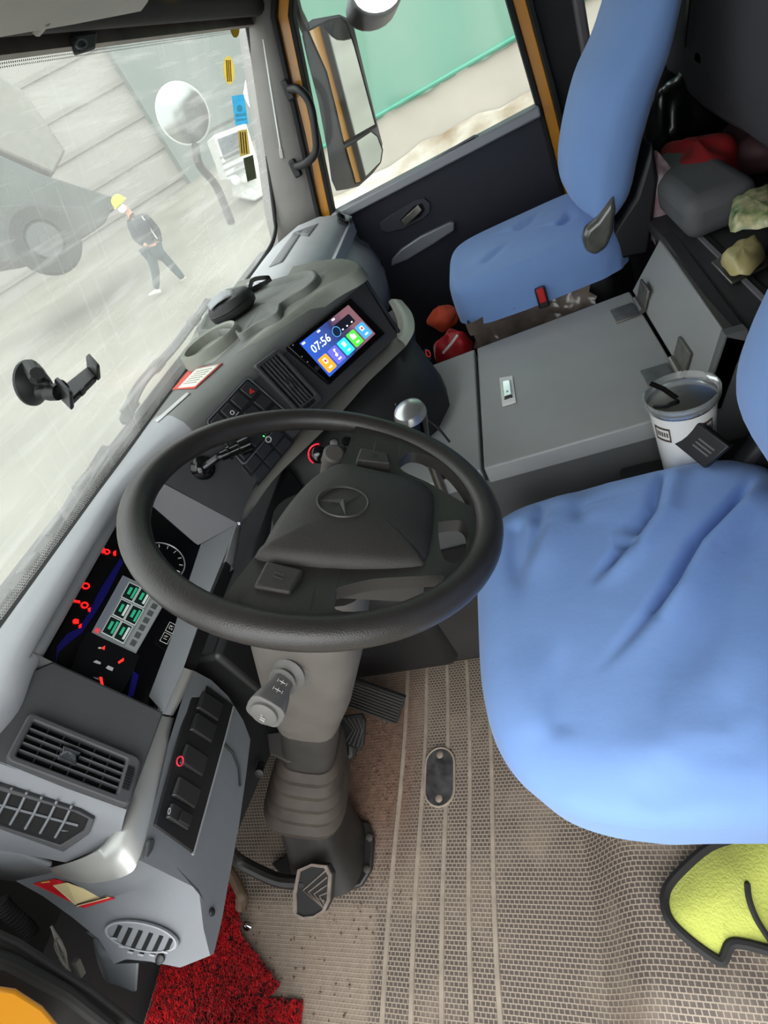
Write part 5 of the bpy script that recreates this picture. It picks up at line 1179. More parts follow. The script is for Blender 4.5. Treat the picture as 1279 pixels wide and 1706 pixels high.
# ================================================================== SMALL THINGS
# tumbler
lc = at(1134,655,z=.60); lc.z = .60; mr_ = .0505
tm = thing('travel_mug', 'white steel tumbler with clear lid and black straw by driver seat', 'tumbler', (lc.x,lc.y,.42))
MUG = mat('mug_white', (222,219,212), .35, coat=.3, var=.04)
b = MB(); b.lathe((lc.x,lc.y,.42),(0,0,1),[(.036,0),(.039,.004),(mr_*.96,.15),(mr_*.97,.165)],36); b.build('cup', MUG, tm)
b = MB(); b.lathe((lc.x,lc.y,.583),(0,0,1),[(mr_*.99,0),(mr_*1.02,.004),(mr_*1.02,.008)],36); b.build('steel_rim', CHR, tm)
b = MB(); b.lathe((lc.x,lc.y,.588),(0,0,1),[(mr_*1.06,0),(mr_*1.10,.006),(mr_*1.10,.016),(mr_*1.04,.017),(mr_*1.0,.006)],36,cap=False); lidm = b.build('lid', glassy('clear_lid', (244,246,246), .18, .06), tm)
b = MB(); b.lathe((lc.x,lc.y,.584),(0,0,1),[(mr_*.95,0),(mr_*.94,.002),(.003,.0025)],30); b.build('drink', mat('drink_brown', (134,120,110), .12), tm)
for k in range(7):
    a = k*1.1; b = MB(); p = Vector((lc.x+.025*math.cos(a)-.008, lc.y+.02*math.sin(a)-.012,.5875)); b.box(p.x-.004,p.x+.004,p.y-.003,p.y+.003,p.z-.001,p.z+.0015); b.build('lid_print', mat('print_dark', (52,42,38), .5), lidm, smooth=False)
s0_ = at(1084,639,z=.615); s1_ = at(1128,664,z=.594); b = MB(); b.tube([s0_, s0_.lerp(s1_,.5)+Vector((0,0,.004)), s1_], .0042, 10); b.build('straw', BKG, tm)
# printed badges on the cup wall
def on_cup(ang, z, r=None):
    rad = (.039+(z-.424)/.146*(mr_*.96-.039))+.0006; return Vector((lc.x+rad*math.cos(ang), lc.y+rad*math.sin(ang), z))
base_a = math.atan2(-lc.y, -lc.x)
for da, w_ in ((.62,.30),(-.75,.30)):
    b = MB(); o_ = [on_cup(base_a+da+u*w_, z) for u,z in ((-1,.535),(-.33,.535),(.33,.535),(1,.535),(1,.565),(.33,.565),(-.33,.565),(-1,.565))]
    i_ = [on_cup(base_a+da+u*w_*.86, z) for u,z in ((-1,.539),(-.33,.539),(.33,.539),(1,.539),(1,.561),(.33,.561),(-.33,.561),(-1,.561))]
    b.ring(o_, i_, Vector((math.cos(base_a+da),math.sin(base_a+da),0))*.0005); b.build('badge_frame', mat('badge_brown', (72,58,46), .5), tm, smooth=False)
    for k in range(5):
        u = -.6+k*.3; b = MB(); b.add([on_cup(base_a+da+(u-.09)*w_,.545), on_cup(base_a+da+(u+.09)*w_,.545), on_cup(base_a+da+(u+.09)*w_,.555), on_cup(base_a+da+(u-.09)*w_,.555)], [(0,1,2,3)]); b.build('badge_text', mat('badge_brown',(1,1,1)), tm, smooth=False)
b = MB(); b.box(.742,.84,-.30,-.06,.36,.419); tag(b.build('side_ledge', BK, bevel=.006), 'black plastic ledge under the tumbler beside console', 'ledge')
# black box beside the tumbler
t = thing('power_bank', 'flat black box with red edge leaning by white tumbler', 'box', at(1165,745,z=.50))
a_ = at(1116,735,z=.535); c_ = at(1153,697,z=.575); d_ = at(1215,744,z=.55)
nn = (c_-a_).cross(d_-c_).normalized(); nn = nn if nn.dot(EYE-a_) > 0 else -nn
bb_ = a_+(d_-c_)
b = MB(); b.prism([a_,c_,d_,bb_], -nn*.014); b.build('case', mat('box_black', (26,25,27), .5, var=.2), t, bevel=.003)
b = MB(); ed = (c_-a_).normalized(); w2 = (d_-c_).normalized(); b.hexa([a_-w2*.004+nn*.001, c_-w2*.004+nn*.001, c_-w2*.004-nn*.011, a_-w2*.004-nn*.011], [a_+w2*.003+nn*.001, c_+w2*.003+nn*.001, c_+w2*.002-nn*.011, a_+w2*.002-nn*.011]); lab(b.build('edge_strip', mat('box_red', (170,40,50), .4), t), 'red edge strip')
for k in range(3):
    b = MB(); o_ = a_.lerp(c_,.35+.13*k)+w2*.03+nn*.0004; b.prism([o_, o_+w2*.03, o_+w2*.03+ed*.003, o_+ed*.003], nn*.0002); b.build('print_line', mat('print_grey', (86,84,84), .6), t, smooth=False)
# phone holder on the windscreen
ph = thing('phone_holder', 'black suction-cup phone holder stuck on the dusty windscreen', 'phone holder', at(90,672,y=.80))
s_c = WPL.on(50,638,.002); wv = WPL.n
b = MB(); b.lathe(s_c, wv, [(.036,0),(.036,.004),(.031,.010),(.020,.020),(.012,.024)], 28); b.build('suction_cup', BK, ph)
e_ = s_c+wv*.022; k1 = WPL.on(62,622,.045); k2 = WPL.on(86,654,.050); k3 = WPL.on(108,640,.060)
b = MB(); b.tube([e_, e_.lerp(k1,.6), k1], [.014,.012,.010], 10); b.build('lever_arm', BK, ph)
b = MB(); b.tube([WPL.on(50,610,.012), WPL.on(60,630,.036), WPL.on(78,640,.044)], [.012,.010,.008], 10); b.build('lock_lever', BK, ph)
b = MB(); b.tube([e_, WPL.on(70,655,.04), k2, k3], [.013,.011,.010,.009], 10); b.build('arm', BK, ph)
b = MB(); b.lathe(k2-wv*.012, wv, [(.012,0),(.013,.01),(.012,.022)], 14); b.build('joint', BK, ph)
PHP = Plane(WPL.on(110,650,.062), WPL.on(160,612,.062), WPL.on(125,662,.082))
Qh = Quad(PHP, [(96,648),(148,607),(163,624),(117,669)])
b = MB(); b.qbox(Qh,.05,.95,0,1,-.012,.0); b.build('cradle', BK, ph, bevel=.003)
b = MB(); b.qbox(Qh,-.04,.08,-.12,1.12,-.014,.018); b.build('jaw', BK, ph, bevel=.004)
b = MB(); b.qbox(Qh,.94,1.08,-.12,1.12,-.010,.018); b.build('jaw', BK, ph, bevel=.004)
b = MB(); b.qbox(Qh,.35,.5,1.0,1.12,-.008,.004); b.build('clip', BK, ph, bevel=.002)
# second small holder behind the rim on the dash face
h2 = thing('vent_mount', 'black jointed mount with ball end behind the wheel rim', 'mount', P2.on(350,785))
b = MB(); b.lathe(P2.on(337,780), P2.n, [(.024,0),(.024,.006),(.016,.014),(.009,.018)], 20); b.build('suction_cup', BKG, h2)
b = MB(); b.tube([P2.on(340,778,.014), P2.on(362,762,.03), P2.on(376,757,.034)], .008, 10); b.build('arm', BKG, h2)
b = MB(); d_ = (P2.on(405,744,.045)-P2.on(368,760,.032)); L_ = d_.length; b.lathe(P2.on(368,760,.032), d_, [(.010,0),(.011,L_*.3),(.015,L_*.32),(.015,L_*.42),(.010,L_*.44),(.011,L_*.8),(.017,L_*.84),(.018,L_*1.3),(.014,L_*1.36)], 18); b.build('clamp_body', BKG, h2)
# zip case on the tray
zc = at(388,512,z=.895); zc.z = .878
cs = thing('zip_case', 'rounded black zip case with silver mesh lid on dash tray', 'case', zc)
ref_ = (at(420,480,z=.9)-at(350,525,z=.9)).normalized(); R_ = .056
b = MB(); b.lathe(zc, (0,0,1), [(R_*.8,0),(R_*.97,.008),(R_,.018),(R_*1.0,.022)], 30, sx=1.15, ref=ref_); b.build('shell', mat('case_black', (32,32,32), .55, bump=.4, bscale=500), cs)
b = MB(); b.lathe(zc+Vector((0,0,.022)), (0,0,1), [(R_*1.0,0),(R_*1.02,.002),(R_*1.0,.005)], 30, sx=1.15, ref=ref_); b.build('zip', mat('zip_black', (18,18,18), .4), cs)
b = MB(); b.lathe(zc+Vector((0,0,.026)), (0,0,1), [(R_*.99,0),(R_*.95,.009),(R_*.85,.017),(R_*.6,.022),(R_*.2,.024)], 30, sx=1.15, ref=ref_); b.build('lid', mat('case_black', (1,1,1)), cs)
b = MB(); mc = zc+Vector((0,0,.0585))-ref_*.014; sd_ = Vector((0,0,1)).cross(ref_)
rows = []
for i in range(9):
    u = -1+i/4; rows.append([mc+ref_*(.036*u)+sd_*(.040*v*(1-.25*abs(u)))-Vector((0,0,.012*(u*u*.6+v*v*.7)*1.0)) for v in np.linspace(-1,1,9)])
b.grid(rows); b.build('mesh_panel', mat('mesh_silver', (160,162,164), .4, metal=.3, bump=1., bscale=420), cs, solid=-.002)
st0 = zc+ref_*.058+Vector((0,0,.026))
lp_ = bez([st0, st0+ref_*.02+sd_*-.006+Vector((0,0,.02)), st0+ref_*.05+sd_*-.016+Vector((0,0,.012)), st0+ref_*.062+sd_*-.002+Vector((0,0,.0)), st0+ref_*.045+sd_*.016+Vector((0,0,-.004)), st0+ref_*.015+sd_*.01+Vector((0,0,.0)), st0], 6)
b = MB(); b.sweep(lp_, [(-.0012,-.005),(.0012,-.005),(.0012,.005),(-.0012,.005)], ref=(0,0,1)); b.build('wrist_strap', mat('strap_black', (20,20,20), .6), cs)
# stickers on the dash top
def dash_top_z(x, y): return .866
stk = thing('warning_label', 'red and white printed label on dash top near windscreen', 'label', at(325,630,z=.872))
LZ = .8695
skin_patch('red_paper', DTR, [(286,650),(316,616),(372,606),(326,648)], 8, 8, .0015, mat('label_red', (206,70,54), .6), stk)
skin_patch('white_paper', DTR, [(298,648),(328,616),(368,608),(327,645)], 8, 8, .0024, mat('label_white', (222,220,208), .6), stk)
for k in range(6):
    t0 = .10+k*.14; A_ = Vector((301,645)).lerp(Vector((330,617)),t0); B_ = Vector((328,642)).lerp(Vector((365,609)),t0); d_ = Vector((1.0,-1.0))
    p_, q_ = A_.lerp(B_,.1), A_.lerp(B_,.88); skin_patch('text_line', DTR, [tuple(p_), tuple(q_), tuple(q_+d_), tuple(p_+d_)], 6, 1, .0032, mat('ink_grey', (120,116,108), .6), stk, .0002)
tag(skin_patch('text_strip', DTR, [(258,702),(312,655),(318,656),(264,704)], 10, 1, .0015, mat('strip_white', (190,190,190), .6), None), 'narrow white lettering strip on dash beside the red label', 'label')
# corner sticker (code square left out)
qs = thing('corner_sticker', 'red and cream sticker on the grey dash corner', 'sticker', P5.on(120,1512))
b = MB(); b.prism([E5(x,y,.0005) for x,y in ((56,1470),(93,1462),(193,1496),(140,1512))], P5.n*.0005); b.build('red_paper', mat('stk_red', (196,30,40), .45), qs, smooth=False)
b = MB(); b.prism([E5(x,y,.0012) for x,y in ((90,1472),(114,1467),(184,1492),(130,1509))], P5.n*.0005); b.build('cream_paper', mat('stk_cream', (214,196,148), .5), qs, smooth=False)
b = MB(); b.prism([E5(x,y,.0019) for x,y in ((126,1505),(178,1489),(179,1491),(127,1508))], P5.n*.0002); b.build('text_line', mat('stk_ink', (60,44,36), .5), qs, smooth=False)
b = MB(); b.prism([E5(x,y,.0012) for x,y in ((70,1467),(84,1465),(86,1467),(72,1469))], P5.n*.0003); b.build('text_line', mat('stk_gold', (226,180,80), .5), qs, smooth=False)
# stickers on the windscreen
def wstick(name, label, px, m, extra=()):
    b = MB(); b.prism([WPL.on(x,y,.003) for x,y in px], WPL.n*.0006); o = b.build(name, m, smooth=False); tag(o, label, 'sticker', 'stickers on the windscreen edge')
    for nm, q, mm in extra:
        b = MB(); b.prism([WPL.on(x,y,.0037) for x,y in q], WPL.n*.0003); b.build(nm, mm, o, smooth=False)
def oval(cx, cy, rx, ry, tilt=0, n=20):
    a = math.radians(tilt); return [(cx+rx*math.cos(t)*math.cos(a)-ry*math.sin(t)*math.sin(a), cy+rx*math.cos(t)*math.sin(a)+ry*math.sin(t)*math.cos(a)) for t in np.linspace(0,6.28319,n+1)[:-1]]
wstick('windscreen_sticker', 'small olive oval sticker in top corner of windscreen', oval(391,47,7.5,16,-4), paper('st_olive', (150,136,76)))
YS = paper('st_yellow', (230,216,150))
wstick('windscreen_sticker', 'pale yellow striped oval sticker below the olive one', oval(381,117,9,24,-4), YS, [('stripe', [(376+3*k,100),(378+3*k,100),(380+3*k,136),(378+3*k,136)], paper('st_stripe', (190,170,100))) for k in range(3)])
wstick('windscreen_sticker', 'light blue rectangular sticker with white round emblem', [(386,160),(406,157),(413,206),(392,209)], paper('st_blue', (130,200,226)), [('emblem', oval(399,181,5,6), paper('st_white', (240,240,236))), ('text_line', [(392,190),(409,188),(410,193),(393,195)], paper('st_white', (240,240,236))), ('text_line', [(393,199),(410,196),(411,200),(394,203)], paper('st_white', (240,240,236)))])
wstick('windscreen_sticker', 'beige printed slip sticker between blue and dark ones', [(396,218),(411,215),(416,256),(400,261)], paper('st_beige', (206,192,140)), [('text_line', [(399+4*k,220),(401+4*k,220),(404+4*k,256),(402+4*k,256)], paper('st_ink', (170,156,110))) for k in range(3)])
wstick('windscreen_sticker', 'dark grey-green square sticker lowest on windscreen edge', [(405,264),(421,258),(427,297),(412,303)], paper('st_dark', (120,124,108)))
# lime cloth on the floor beside the seat
LIME = mat('lime_fleece', (198,204,98), .95, var=.25, vscale=12, bump=.8, bscale=260, sheen=.3)
tw = thing('fleece_cloth', 'lime green fleece cloth with black piped edge on floor', 'cloth', at(1200,1500,z=.13))
ol = [(1106,1500),(1112,1478),(1135,1450),(1180,1412),(1230,1395),(1300,1380),(1380,1380),(1400,1500),(1380,1600),(1300,1588),(1240,1573),(1216,1574),(1206,1596),(1196,1600),(1160,1576),(1125,1545),(1110,1522)]
def clz(x, y): return floor_z(x,y)+.018+.008*math.sin(x*40+y*25)
oln = bez([Vector((*p,0)) for p in ol]+[Vector((*ol[0],0))], 4)[:-1]; lcx, lcy = 1204, 1500
def clpt(px, py, dz=0.):
    p = at(px,py,z=.12)
    for _ in range(6): p = at(px,py,z=clz(p.x,p.y)+dz)
    return p
rows = [[clpt(lcx+(p.x-lcx)*k, lcy+(p.y-lcy)*k, .006*(1-k)) for p in oln] for k in (.03,.2,.4,.6,.75,.88,.96,1.0)]
b = MB(); b.grid(rows, cu=True); b.f.append(tuple(range(len(oln)))); b.build('cloth', LIME, tw, solid=.008, ang=180)
b = MB(); b.tube([clpt(p.x,p.y,.002) for p in oln], .0068, 8, True); PIP = mat('piping_black', (34,33,32), .8); b.build('piping', PIP, tw)
b = MB(); b.tube(bez([clpt(1244,1468,.006), clpt(1248,1500,.008), clpt(1262,1535,.008), clpt(1285,1570,.006)], 5), [.0015]+[.004]*14+[.005], 8); b.build('piping', PIP, tw)
# things behind the passenger seat
def rbox(name, x0,x1,y0,y1,z0,z1, m, label, cat, bev=.02, parent=None, rz=0):
    b = MB(); b.box(x0,x1,y0,y1,z0,z1); o = b.build(name, m, parent, bevel=bev, seg=4)
    if rz: o.rotation_euler.z = rz
    return tag(o, label, cat) if label else o
g0 = at(1150,398,z=.615)
rbox('bolster', g0.x-.03, g0.x+.36, g0.y-.12, g0.y+.012, .6135, .70, mat('bolster_grey', (92,92,94), .7, var=.15), 'grey padded bolster lying on the dark bunk', 'bolster', .03)
def blob(name, px, x, rad, m, label, cat, lobe=.75, seed=3):
    c = at(*px, x=x); r_ = np.random.default_rng(seed); rows = []
    ph_ = r_.uniform(0,6.28,12)
    for i in range(13):
        th = math.pi*(i+.3)/13.6; row = []
        for j in range(22):
            a = 6.28319*j/22; rr = 1+lobe*(.16*math.sin(3*a+ph_[0]+i*.35)+.10*math.sin(5*a+ph_[1]-i*.4)+.10*math.sin(th*5+ph_[2])+.05*math.sin(8*a+ph_[3]+i*.7))
            row.append(c+Vector((rad[0]*rr*math.sin(th)*math.cos(a), rad[1]*rr*math.sin(th)*math.sin(a), rad[2]*rr*math.cos(th))))
        rows.append(row)
    b = MB(); b.grid(rows, cu=True); b.f.append(tuple(range(22))); b.f.append(tuple(12*22+j for j in range(22))[::-1]); o = b.build(name, m, ang=60, sub=1); return tag(o, label, cat)
CRD = mat('red_cloth', (176,24,30), .85, var=.4, vscale=10)
blob('red_garment', (1160,280), 1.56, (.16,.075,.06), CRD, 'crumpled red garment between bolster and rear wall', 'clothing', seed=5)
blob('plastic_bag', (1095,335), 1.52, (.05,.05,.10), mat('bag_maroon', (112,64,70), .3, var=.5, vscale=16, coat=.3, rgb2=(176,170,172)), 'maroon and white plastic bag beside the grey bolster', 'bag', seed=8)
blob('maroon_cloth', (1262,245), 1.55, (.14,.08,.05), mat('maroon_cloth', (84,52,58), .7, var=.4), 'maroon cloth tucked below the dark seat back', 'cloth', seed=9)
blob('red_bag', (756,580), 1.50, (.05,.06,.05), mat('shoe_red', (190,26,34), .5, var=.3, vscale=30), 'red fabric bag on floor beyond the grey console', 'bag', seed=11)
blob('orange_rag', (738,530), 1.62, (.04,.05,.035), mat('rag_orange', (196,70,36), .8, var=.3), 'orange rag on floor in front of passenger seat', 'rag', seed=12)
b = MB(); p = at(752,566,x=1.44); b.tube(bez([at(738,588,x=1.452), at(752,572,x=1.445), at(762,558,x=1.455)],4), .004, 6); tag(b.build('cord', WHITE), 'white braided cord over the red bag', 'cord')
# snack packet, yellow packet on steel tray
def packet(name, px, z, m, label, extra=None):
    P = [at(x,y,z=z) for x,y in px]; c = sum(P, Vector())/len(P); rows = []
    PP = bez(P+[P[0]], 4)[:-1]
    for k, h in ((1.0,0),(.98,.004),(.9,.014),(.75,.021),(.5,.024),(.05,.025)): rows.append([c.lerp(p,k)+Vector((0,0,h+.003*k*math.sin(i*1.7+k*9))) for i, p in enumerate(PP)])
    b = MB(); b.grid(rows, cu=True); b.f.append(tuple((len(rows)-1)*len(PP)+j for j in range(len(PP)))); b.f.append(tuple(range(len(PP)))[::-1]); return tag(b.build(name, m, ang=70), label, 'packet')
CAM = mat('camo_foil', (46,92,30), .3, var=.8, vscale=45, rgb2=(216,204,160), coat=.3)
packet('snack_packet', [(1218,345),(1245,330),(1290,318),(1300,372),(1262,380),(1216,384)], .66, CAM, 'green and cream patterned packet on the bunk')
packet('bread_packet', [(1200,438),(1226,417),(1262,404),(1274,428),(1248,456),(1216,457)], .632, mat('packet_yellow', (190,176,120), .4, var=.3, vscale=20, coat=.3), 'pale yellow packet resting on small steel tray')
b = MB(); b.prism([at(x,y,z=.616) for x,y in ((1184,441),(1200,432),(1250,410),(1290,440),(1218,476))], (0,0,.006)); tag(b.build('steel_tray', STEEL, bevel=.002), 'small steel tray under the yellow packet on bunk', 'tray')
# dark padded back hanging at the rear right, and bedding
t = thing('rear_backrest', 'dark grey padded rear backrest at the upper right corner', 'backrest', at(1230,190,y=-.54))
pr = [(1140,-20),(1133,70),(1146,108),(1180,140),(1220,172),(1290,208),(1390,235),(1390,-160),(1180,-160)]
PB = [at(x,y,y=-.54) for x,y in pr]; cB = sum(PB, Vector())/len(PB); PPB = bez(PB+[PB[0]], 4)[:-1]
rows = [[cB.lerp(p,k)+Vector((0,h,0)) for p in PPB] for k, h in ((1.,-.12),(1.0,0),(.985,.03),(.94,.05),(.8,.06),(.05,.065))]
b = MB(); b.grid(rows, cu=True); b.build('pad', mat('pad_grey', (66,65,70), .8, var=.12), t, ang=70)
b = MB(); b.sweep([at(1150,-30,y=-.47), at(1140,75,y=-.47)], [(-.008,-.002),(.008,-.002),(.008,.002),(-.008,.002)], ref=(0,1,0)); b.build('strap', BK, t)
blob('black_bag', (1130,190), 1.90, (.12,.09,.10), mat('bag_black', (20,20,22), .3, var=.4, coat=.3), 'shiny black bag behind the passenger seat', 'bag', seed=21)

# ================================================================== OVERHEAD
vz = 1.385
vis = thing('sun_visor', 'grey folded sun visor along the top of the windscreen', 'sun visor', (.75,.42,vz))
b = MB(); q = [at(-60,76,z=vz), at(120,44,z=vz), at(236,21,z=vz), at(250,2,z=vz), at(250,-60,z=vz), at(-60,-60,z=vz)]; b.prism(q, (0,0,.022)); b.build('panel', mat('visor_grey', (200,195,186), .8, var=.08), vis, bevel=.006, seg=3)
b = MB(); b.tube([at(60,52,z=vz+.012), at(75,34,z=vz+.004)], .006, 8); b.build('hinge', mat('visor_hinge', (140,134,126), .5), vis)
dl = thing('dome_light', 'amber reading lamp set in the roof above windscreen', 'lamp', at(255,8,z=1.43))
b = MB(); q = [at(x,y,z=1.43) for x,y in ((222,8),(262,-8),(300,-20),(300,0),(262,14),(235,20))]; b.prism(q, (0,0,.03)); b.build('lens', emit('lamp_amber', (226,190,110), .5, .15), dl, bevel=.004)
b = MB(); q = [at(x,y,z=1.428) for x,y in ((276,8),(320,-12),(328,2),(295,17))]; b.prism(q, (0,0,.03)); b.build('housing', mat('lamp_dark', (60,50,58), .4), dl, bevel=.003)
b = MB(); q = [at(-20,58,z=1.42), at(236,22,z=1.42), at(420,-5,z=1.42), at(420,-60,z=1.42), at(-20,-60,z=1.42)]
vc = thing('visor_clip', 'grey square blind clip on the header above windscreen', 'clip', at(132,90,y=.575))
PV = Plane(at(130,70,y=.572), at(160,70,y=.572), at(130,95,y=.575)+Vector((0,.0,0)))
b = MB(); b.prism([PV.on(x,y) for x,y in ((113,63),(152,57),(149,86),(122,94))], PV.n*.014); b.build('plate', DK, vc, bevel=.003)
b = MB(); b.ring([PV.on(x,y,.014) for x,y in oval(134,74,10,9)], [PV.on(x,y,.014) for x,y in oval(134,74,7,6)], PV.n*.003); b.build('eyelet', DG2, vc)

# ================================================================== OUTSIDE THE CAB
# right mirror
mh = thing('side_mirror', 'tall grey exterior mirror with two glasses outside right window', 'mirror', at(575,315,x=2.45))
MPL = Plane(at(515,40,x=2.42), at(632,240,x=2.50), at(575,160,x=2.50)+Vector((0,.02,0)))
mc_ = at(575,170,x=2.46); mn_ = Vector((-.68,-.72,-.14)).normalized(); mu_ = mn_.cross(Vector((0,0,1)))
MPL = Plane(mc_, mc_+mu_, mc_+mn_.cross(mu_))
ho = [(503,60),(507,42),(520,32),(565,24),(582,32),(590,48),(600,90),(628,205),(637,240),(634,272),(620,290),(598,310),(580,315),(560,318),(552,300),(545,250),(530,170),(512,100)]
def hull(k, h): 
    cx, cy = 572, 175; return [MPL.on(cx+(x-cx)*k, cy+(y-cy)*k, h) for x, y in ho]
b = MB(); b.grid([hull(1,.0), hull(1.0,-.012), hull(.99,-.05), hull(.9,-.10), hull(.6,-.125), hull(.1,-.13)], cu=True); b.f.append(tuple(range(len(ho)))); b.build('housing', mat('mirror_grey', (92,95,100), .5, var=.1), mh, ang=60)
MIR = mat('mirror_glass', (235,238,238), .03, metal=1.)
def mglass(px, nm):
    cx = sum(p[0] for p in px)/len(px); cy = sum(p[1] for p in px)/len(px)
    b = MB(); b.prism([MPL.on(cx+(x-cx)*1.06, cy+(y-cy)*1.04, .001) for x,y in px], MPL.n*.003); b.build('gasket', RUB, mh, bevel=.001)
    b = MB(); b.add([MPL.on(x,y,.0045) for x,y in px], [tuple(range(len(px)))]); b.build(nm, MIR, mh, smooth=False)
mglass([(515,52),(545,36),(567,31),(577,40),(590,80),(624,207),(573,236),(560,180),(545,120)], 'mirror_glass')
mglass([(577,247),(618,220),(628,228),(636,250),(633,270),(600,303),(593,304)], 'convex_glass')
b = MB(); b.tube([MPL.on(515,60,-.06), at(495,20,x=2.32), at(480,-40,x=2.25)], .018, 10); b.build('bracket', BK, mh)
km = thing('kerb_mirror', 'round-cornered kerb mirror at top edge of right window', 'mirror', at(630,10,x=2.5))
KP = Plane(at(590,0,x=2.45), at(670,0,x=2.6), at(630,25,x=2.47))
b = MB(); b.prism([KP.on(x,y) for x,y in oval(628,-12,44,38,-20)], KP.n*-.06); b.build('housing', BK, km, bevel=.01, seg=3)
b = MB(); b.add([KP.on(x,y,.001) for x,y in oval(628,-13,40,34,-20)], [tuple(range(20))]); b.build('mirror_glass', MIR, km, smooth=False)
# round front mirror beyond the windscreen
fm = thing('front_mirror', 'round front mirror on a bent arm beyond dusty windscreen', 'mirror', at(350,290,y=1.02))
c0 = at(305,190,y=1.02); dn = (EYE-c0).normalized(); fr_ = .096
b = MB(); b.lathe(c0, dn, [(fr_*.5,-.07),(fr_*.85,-.05),(fr_,-.01),(fr_,.004),(fr_*.95,.006)], 36); b.build('housing', mat('mirror_pale', (196,198,196), .5), fm)
b = MB(); b.lathe(c0+dn*.007, dn, [(fr_*.94,0),(fr_*.8,.007),(fr_*.4,.016),(fr_*.05,.018)], 36); b.build('convex_glass', mat('mirror_soft', (150,156,152), .2, metal=1.), fm)
b = MB(); b.tube(bez([c0-dn*.05+Vector((.03,0,-.05)), at(330,270,y=1.05), at(360,310,y=1.08), at(385,370,y=1.05)], 6), .016, 10); b.build('arm', BK, fm)
# wipers lying at the windscreen base
for k, (pts, lb) in enumerate((([(20,985),(90,880),(175,745)], 'black wiper blade nearest the driver at windscreen base'), ([(205,705),(232,640),(290,575),(345,500)], 'black wiper blade farther right at windscreen base'))):
    t = thing('windscreen_wiper', lb, 'wiper', WPL.on(*pts[0],-.03), 'wipers at the windscreen base')
    P = bez([WPL.on(x,y,-.035) for x,y in pts], 10)
    b = MB(); b.sweep(P, [(-.006,-.004),(.006,-.004),(.003,.016),(-.003,.016)], ref=WPL.n); b.build('blade', BK, t)
    b = MB(); b.tube([p-WPL.n*.012+Vector((0,0,-.006)) for p in P[2:-4]], .006, 8); b.build('arm', mat('wiper_arm', (58,60,58), .4, metal=.3), t)
    for i in (5, len(P)//2, len(P)-6):
        b = MB(); p = P[i]; b.box(p.x-.022,p.x+.022,p.y-.012,p.y+.012,p.z-.014,p.z+.008); b.build('yoke', mat('wiper_arm',(1,1,1)), t, bevel=.003)
b = MB(); rows = [[Vector((x,.90,.80)), Vector((x,.97,.79)), Vector((x,1.06,.72)), Vector((x,1.09,.5))] for x in np.linspace(-.1,2.3,8)]
b.grid(rows); struct(b.build('trim_3', mat('cowl_grey', (96,98,96), .7, var=.3)), 'cowl outside windscreen')

# ground: yard that rises gently away from the truck
M0 = Vector((10.1,6.7,-.27)); gdir = Vector((.835,.553,0))
def gz(x, y): return -1.2+.93*max(0, (x*gdir.x+y*gdir.y))/12.1
GM = mat('yard_concrete', (126,123,110), .85, var=.28, vscale=.7, bump=.3, bscale=9)
b = MB(); b.grid([[(x,y,gz(x,y)) for x in np.linspace(-25,45,36)] for y in np.linspace(-25,45,36)]); struct(b.build('ground', GM), 'pale dusty concrete yard')
# tarpaulin fence on a concrete base
fa = at(620,172,x=6.6); fb = at(862,64,x=6.6)
wa = at(600,296,x=6.5); wb_ = at(872,160,x=6.5)
zt = (fa.z+fb.z)/2; fdv = (Vector((fb.x,fb.y,0))-Vector((fa.x,fa.y,0))).normalized()
zb = -.75
fx = 6.6; fnc = thing('tarpaulin_fence', 'green tarpaulin fence on pale concrete base wall beyond right window', 'fence', (fx,2,zb))
b = MB(); b.prism([Vector((fx,-8,-1.2)), Vector((fx,1.9,-1.2)), Vector((fx,1.9,.74)), Vector((fx,-8,.66))], (.25,0,0)); b.build('base_wall', mat('base_concrete', (168,160,150), .85, var=.12, vscale=2), fnc, bevel=.03)
b = MB(); rows = []
for i, y in enumerate(np.linspace(-8,1.9,90)):
    rows.append([Vector((fx-.02+.03*math.sin(y*9)+.02*math.sin(y*23), y, z)) for z in np.linspace(.69+.007*(y),4.2,8)])
b.grid(rows); b.build('tarpaulin', mat('tarp_green', (84,128,110), .6, var=.25, vscale=1.5, rgb2=(108,138,122)), fnc, ang=180)
b = MB(); b.tube([(fx-.05,-8,.655),(fx-.05,1.9,.74)], .02, 8); b.build('hem_rope', mat('hem_green', (70,140,118), .6), fnc)
for y in np.linspace(-6.5,1.8,5):
    b = MB(); b.tube([(fx+.05,y,.6),(fx+.05,y,4.3)], .035, 8); b.build('post', STEEL, fnc)
b = MB(); rows = []
for y in np.linspace(-8,1.9,50): rows.append([Vector((fx-.02,y,.30+.03*math.sin(y*3.1)+.02*math.sin(y*11))), Vector((fx-.22,y,.24+.02*math.sin(y*5+1))), Vector((fx-.5-.05*math.sin(y*2.3),y,.13+.02*math.sin(y*7))), Vector((fx-1.3,y,-.15+.03*math.sin(y*5))), Vector((fx-2.6,y,-.95))])
b.grid(rows); o = b.build('dirt_bank', mat('bank_dirt', (188,182,172), .9, var=.5, vscale=2.2, rgb2=(128,110,88), bump=.6, bscale=6), fnc); 
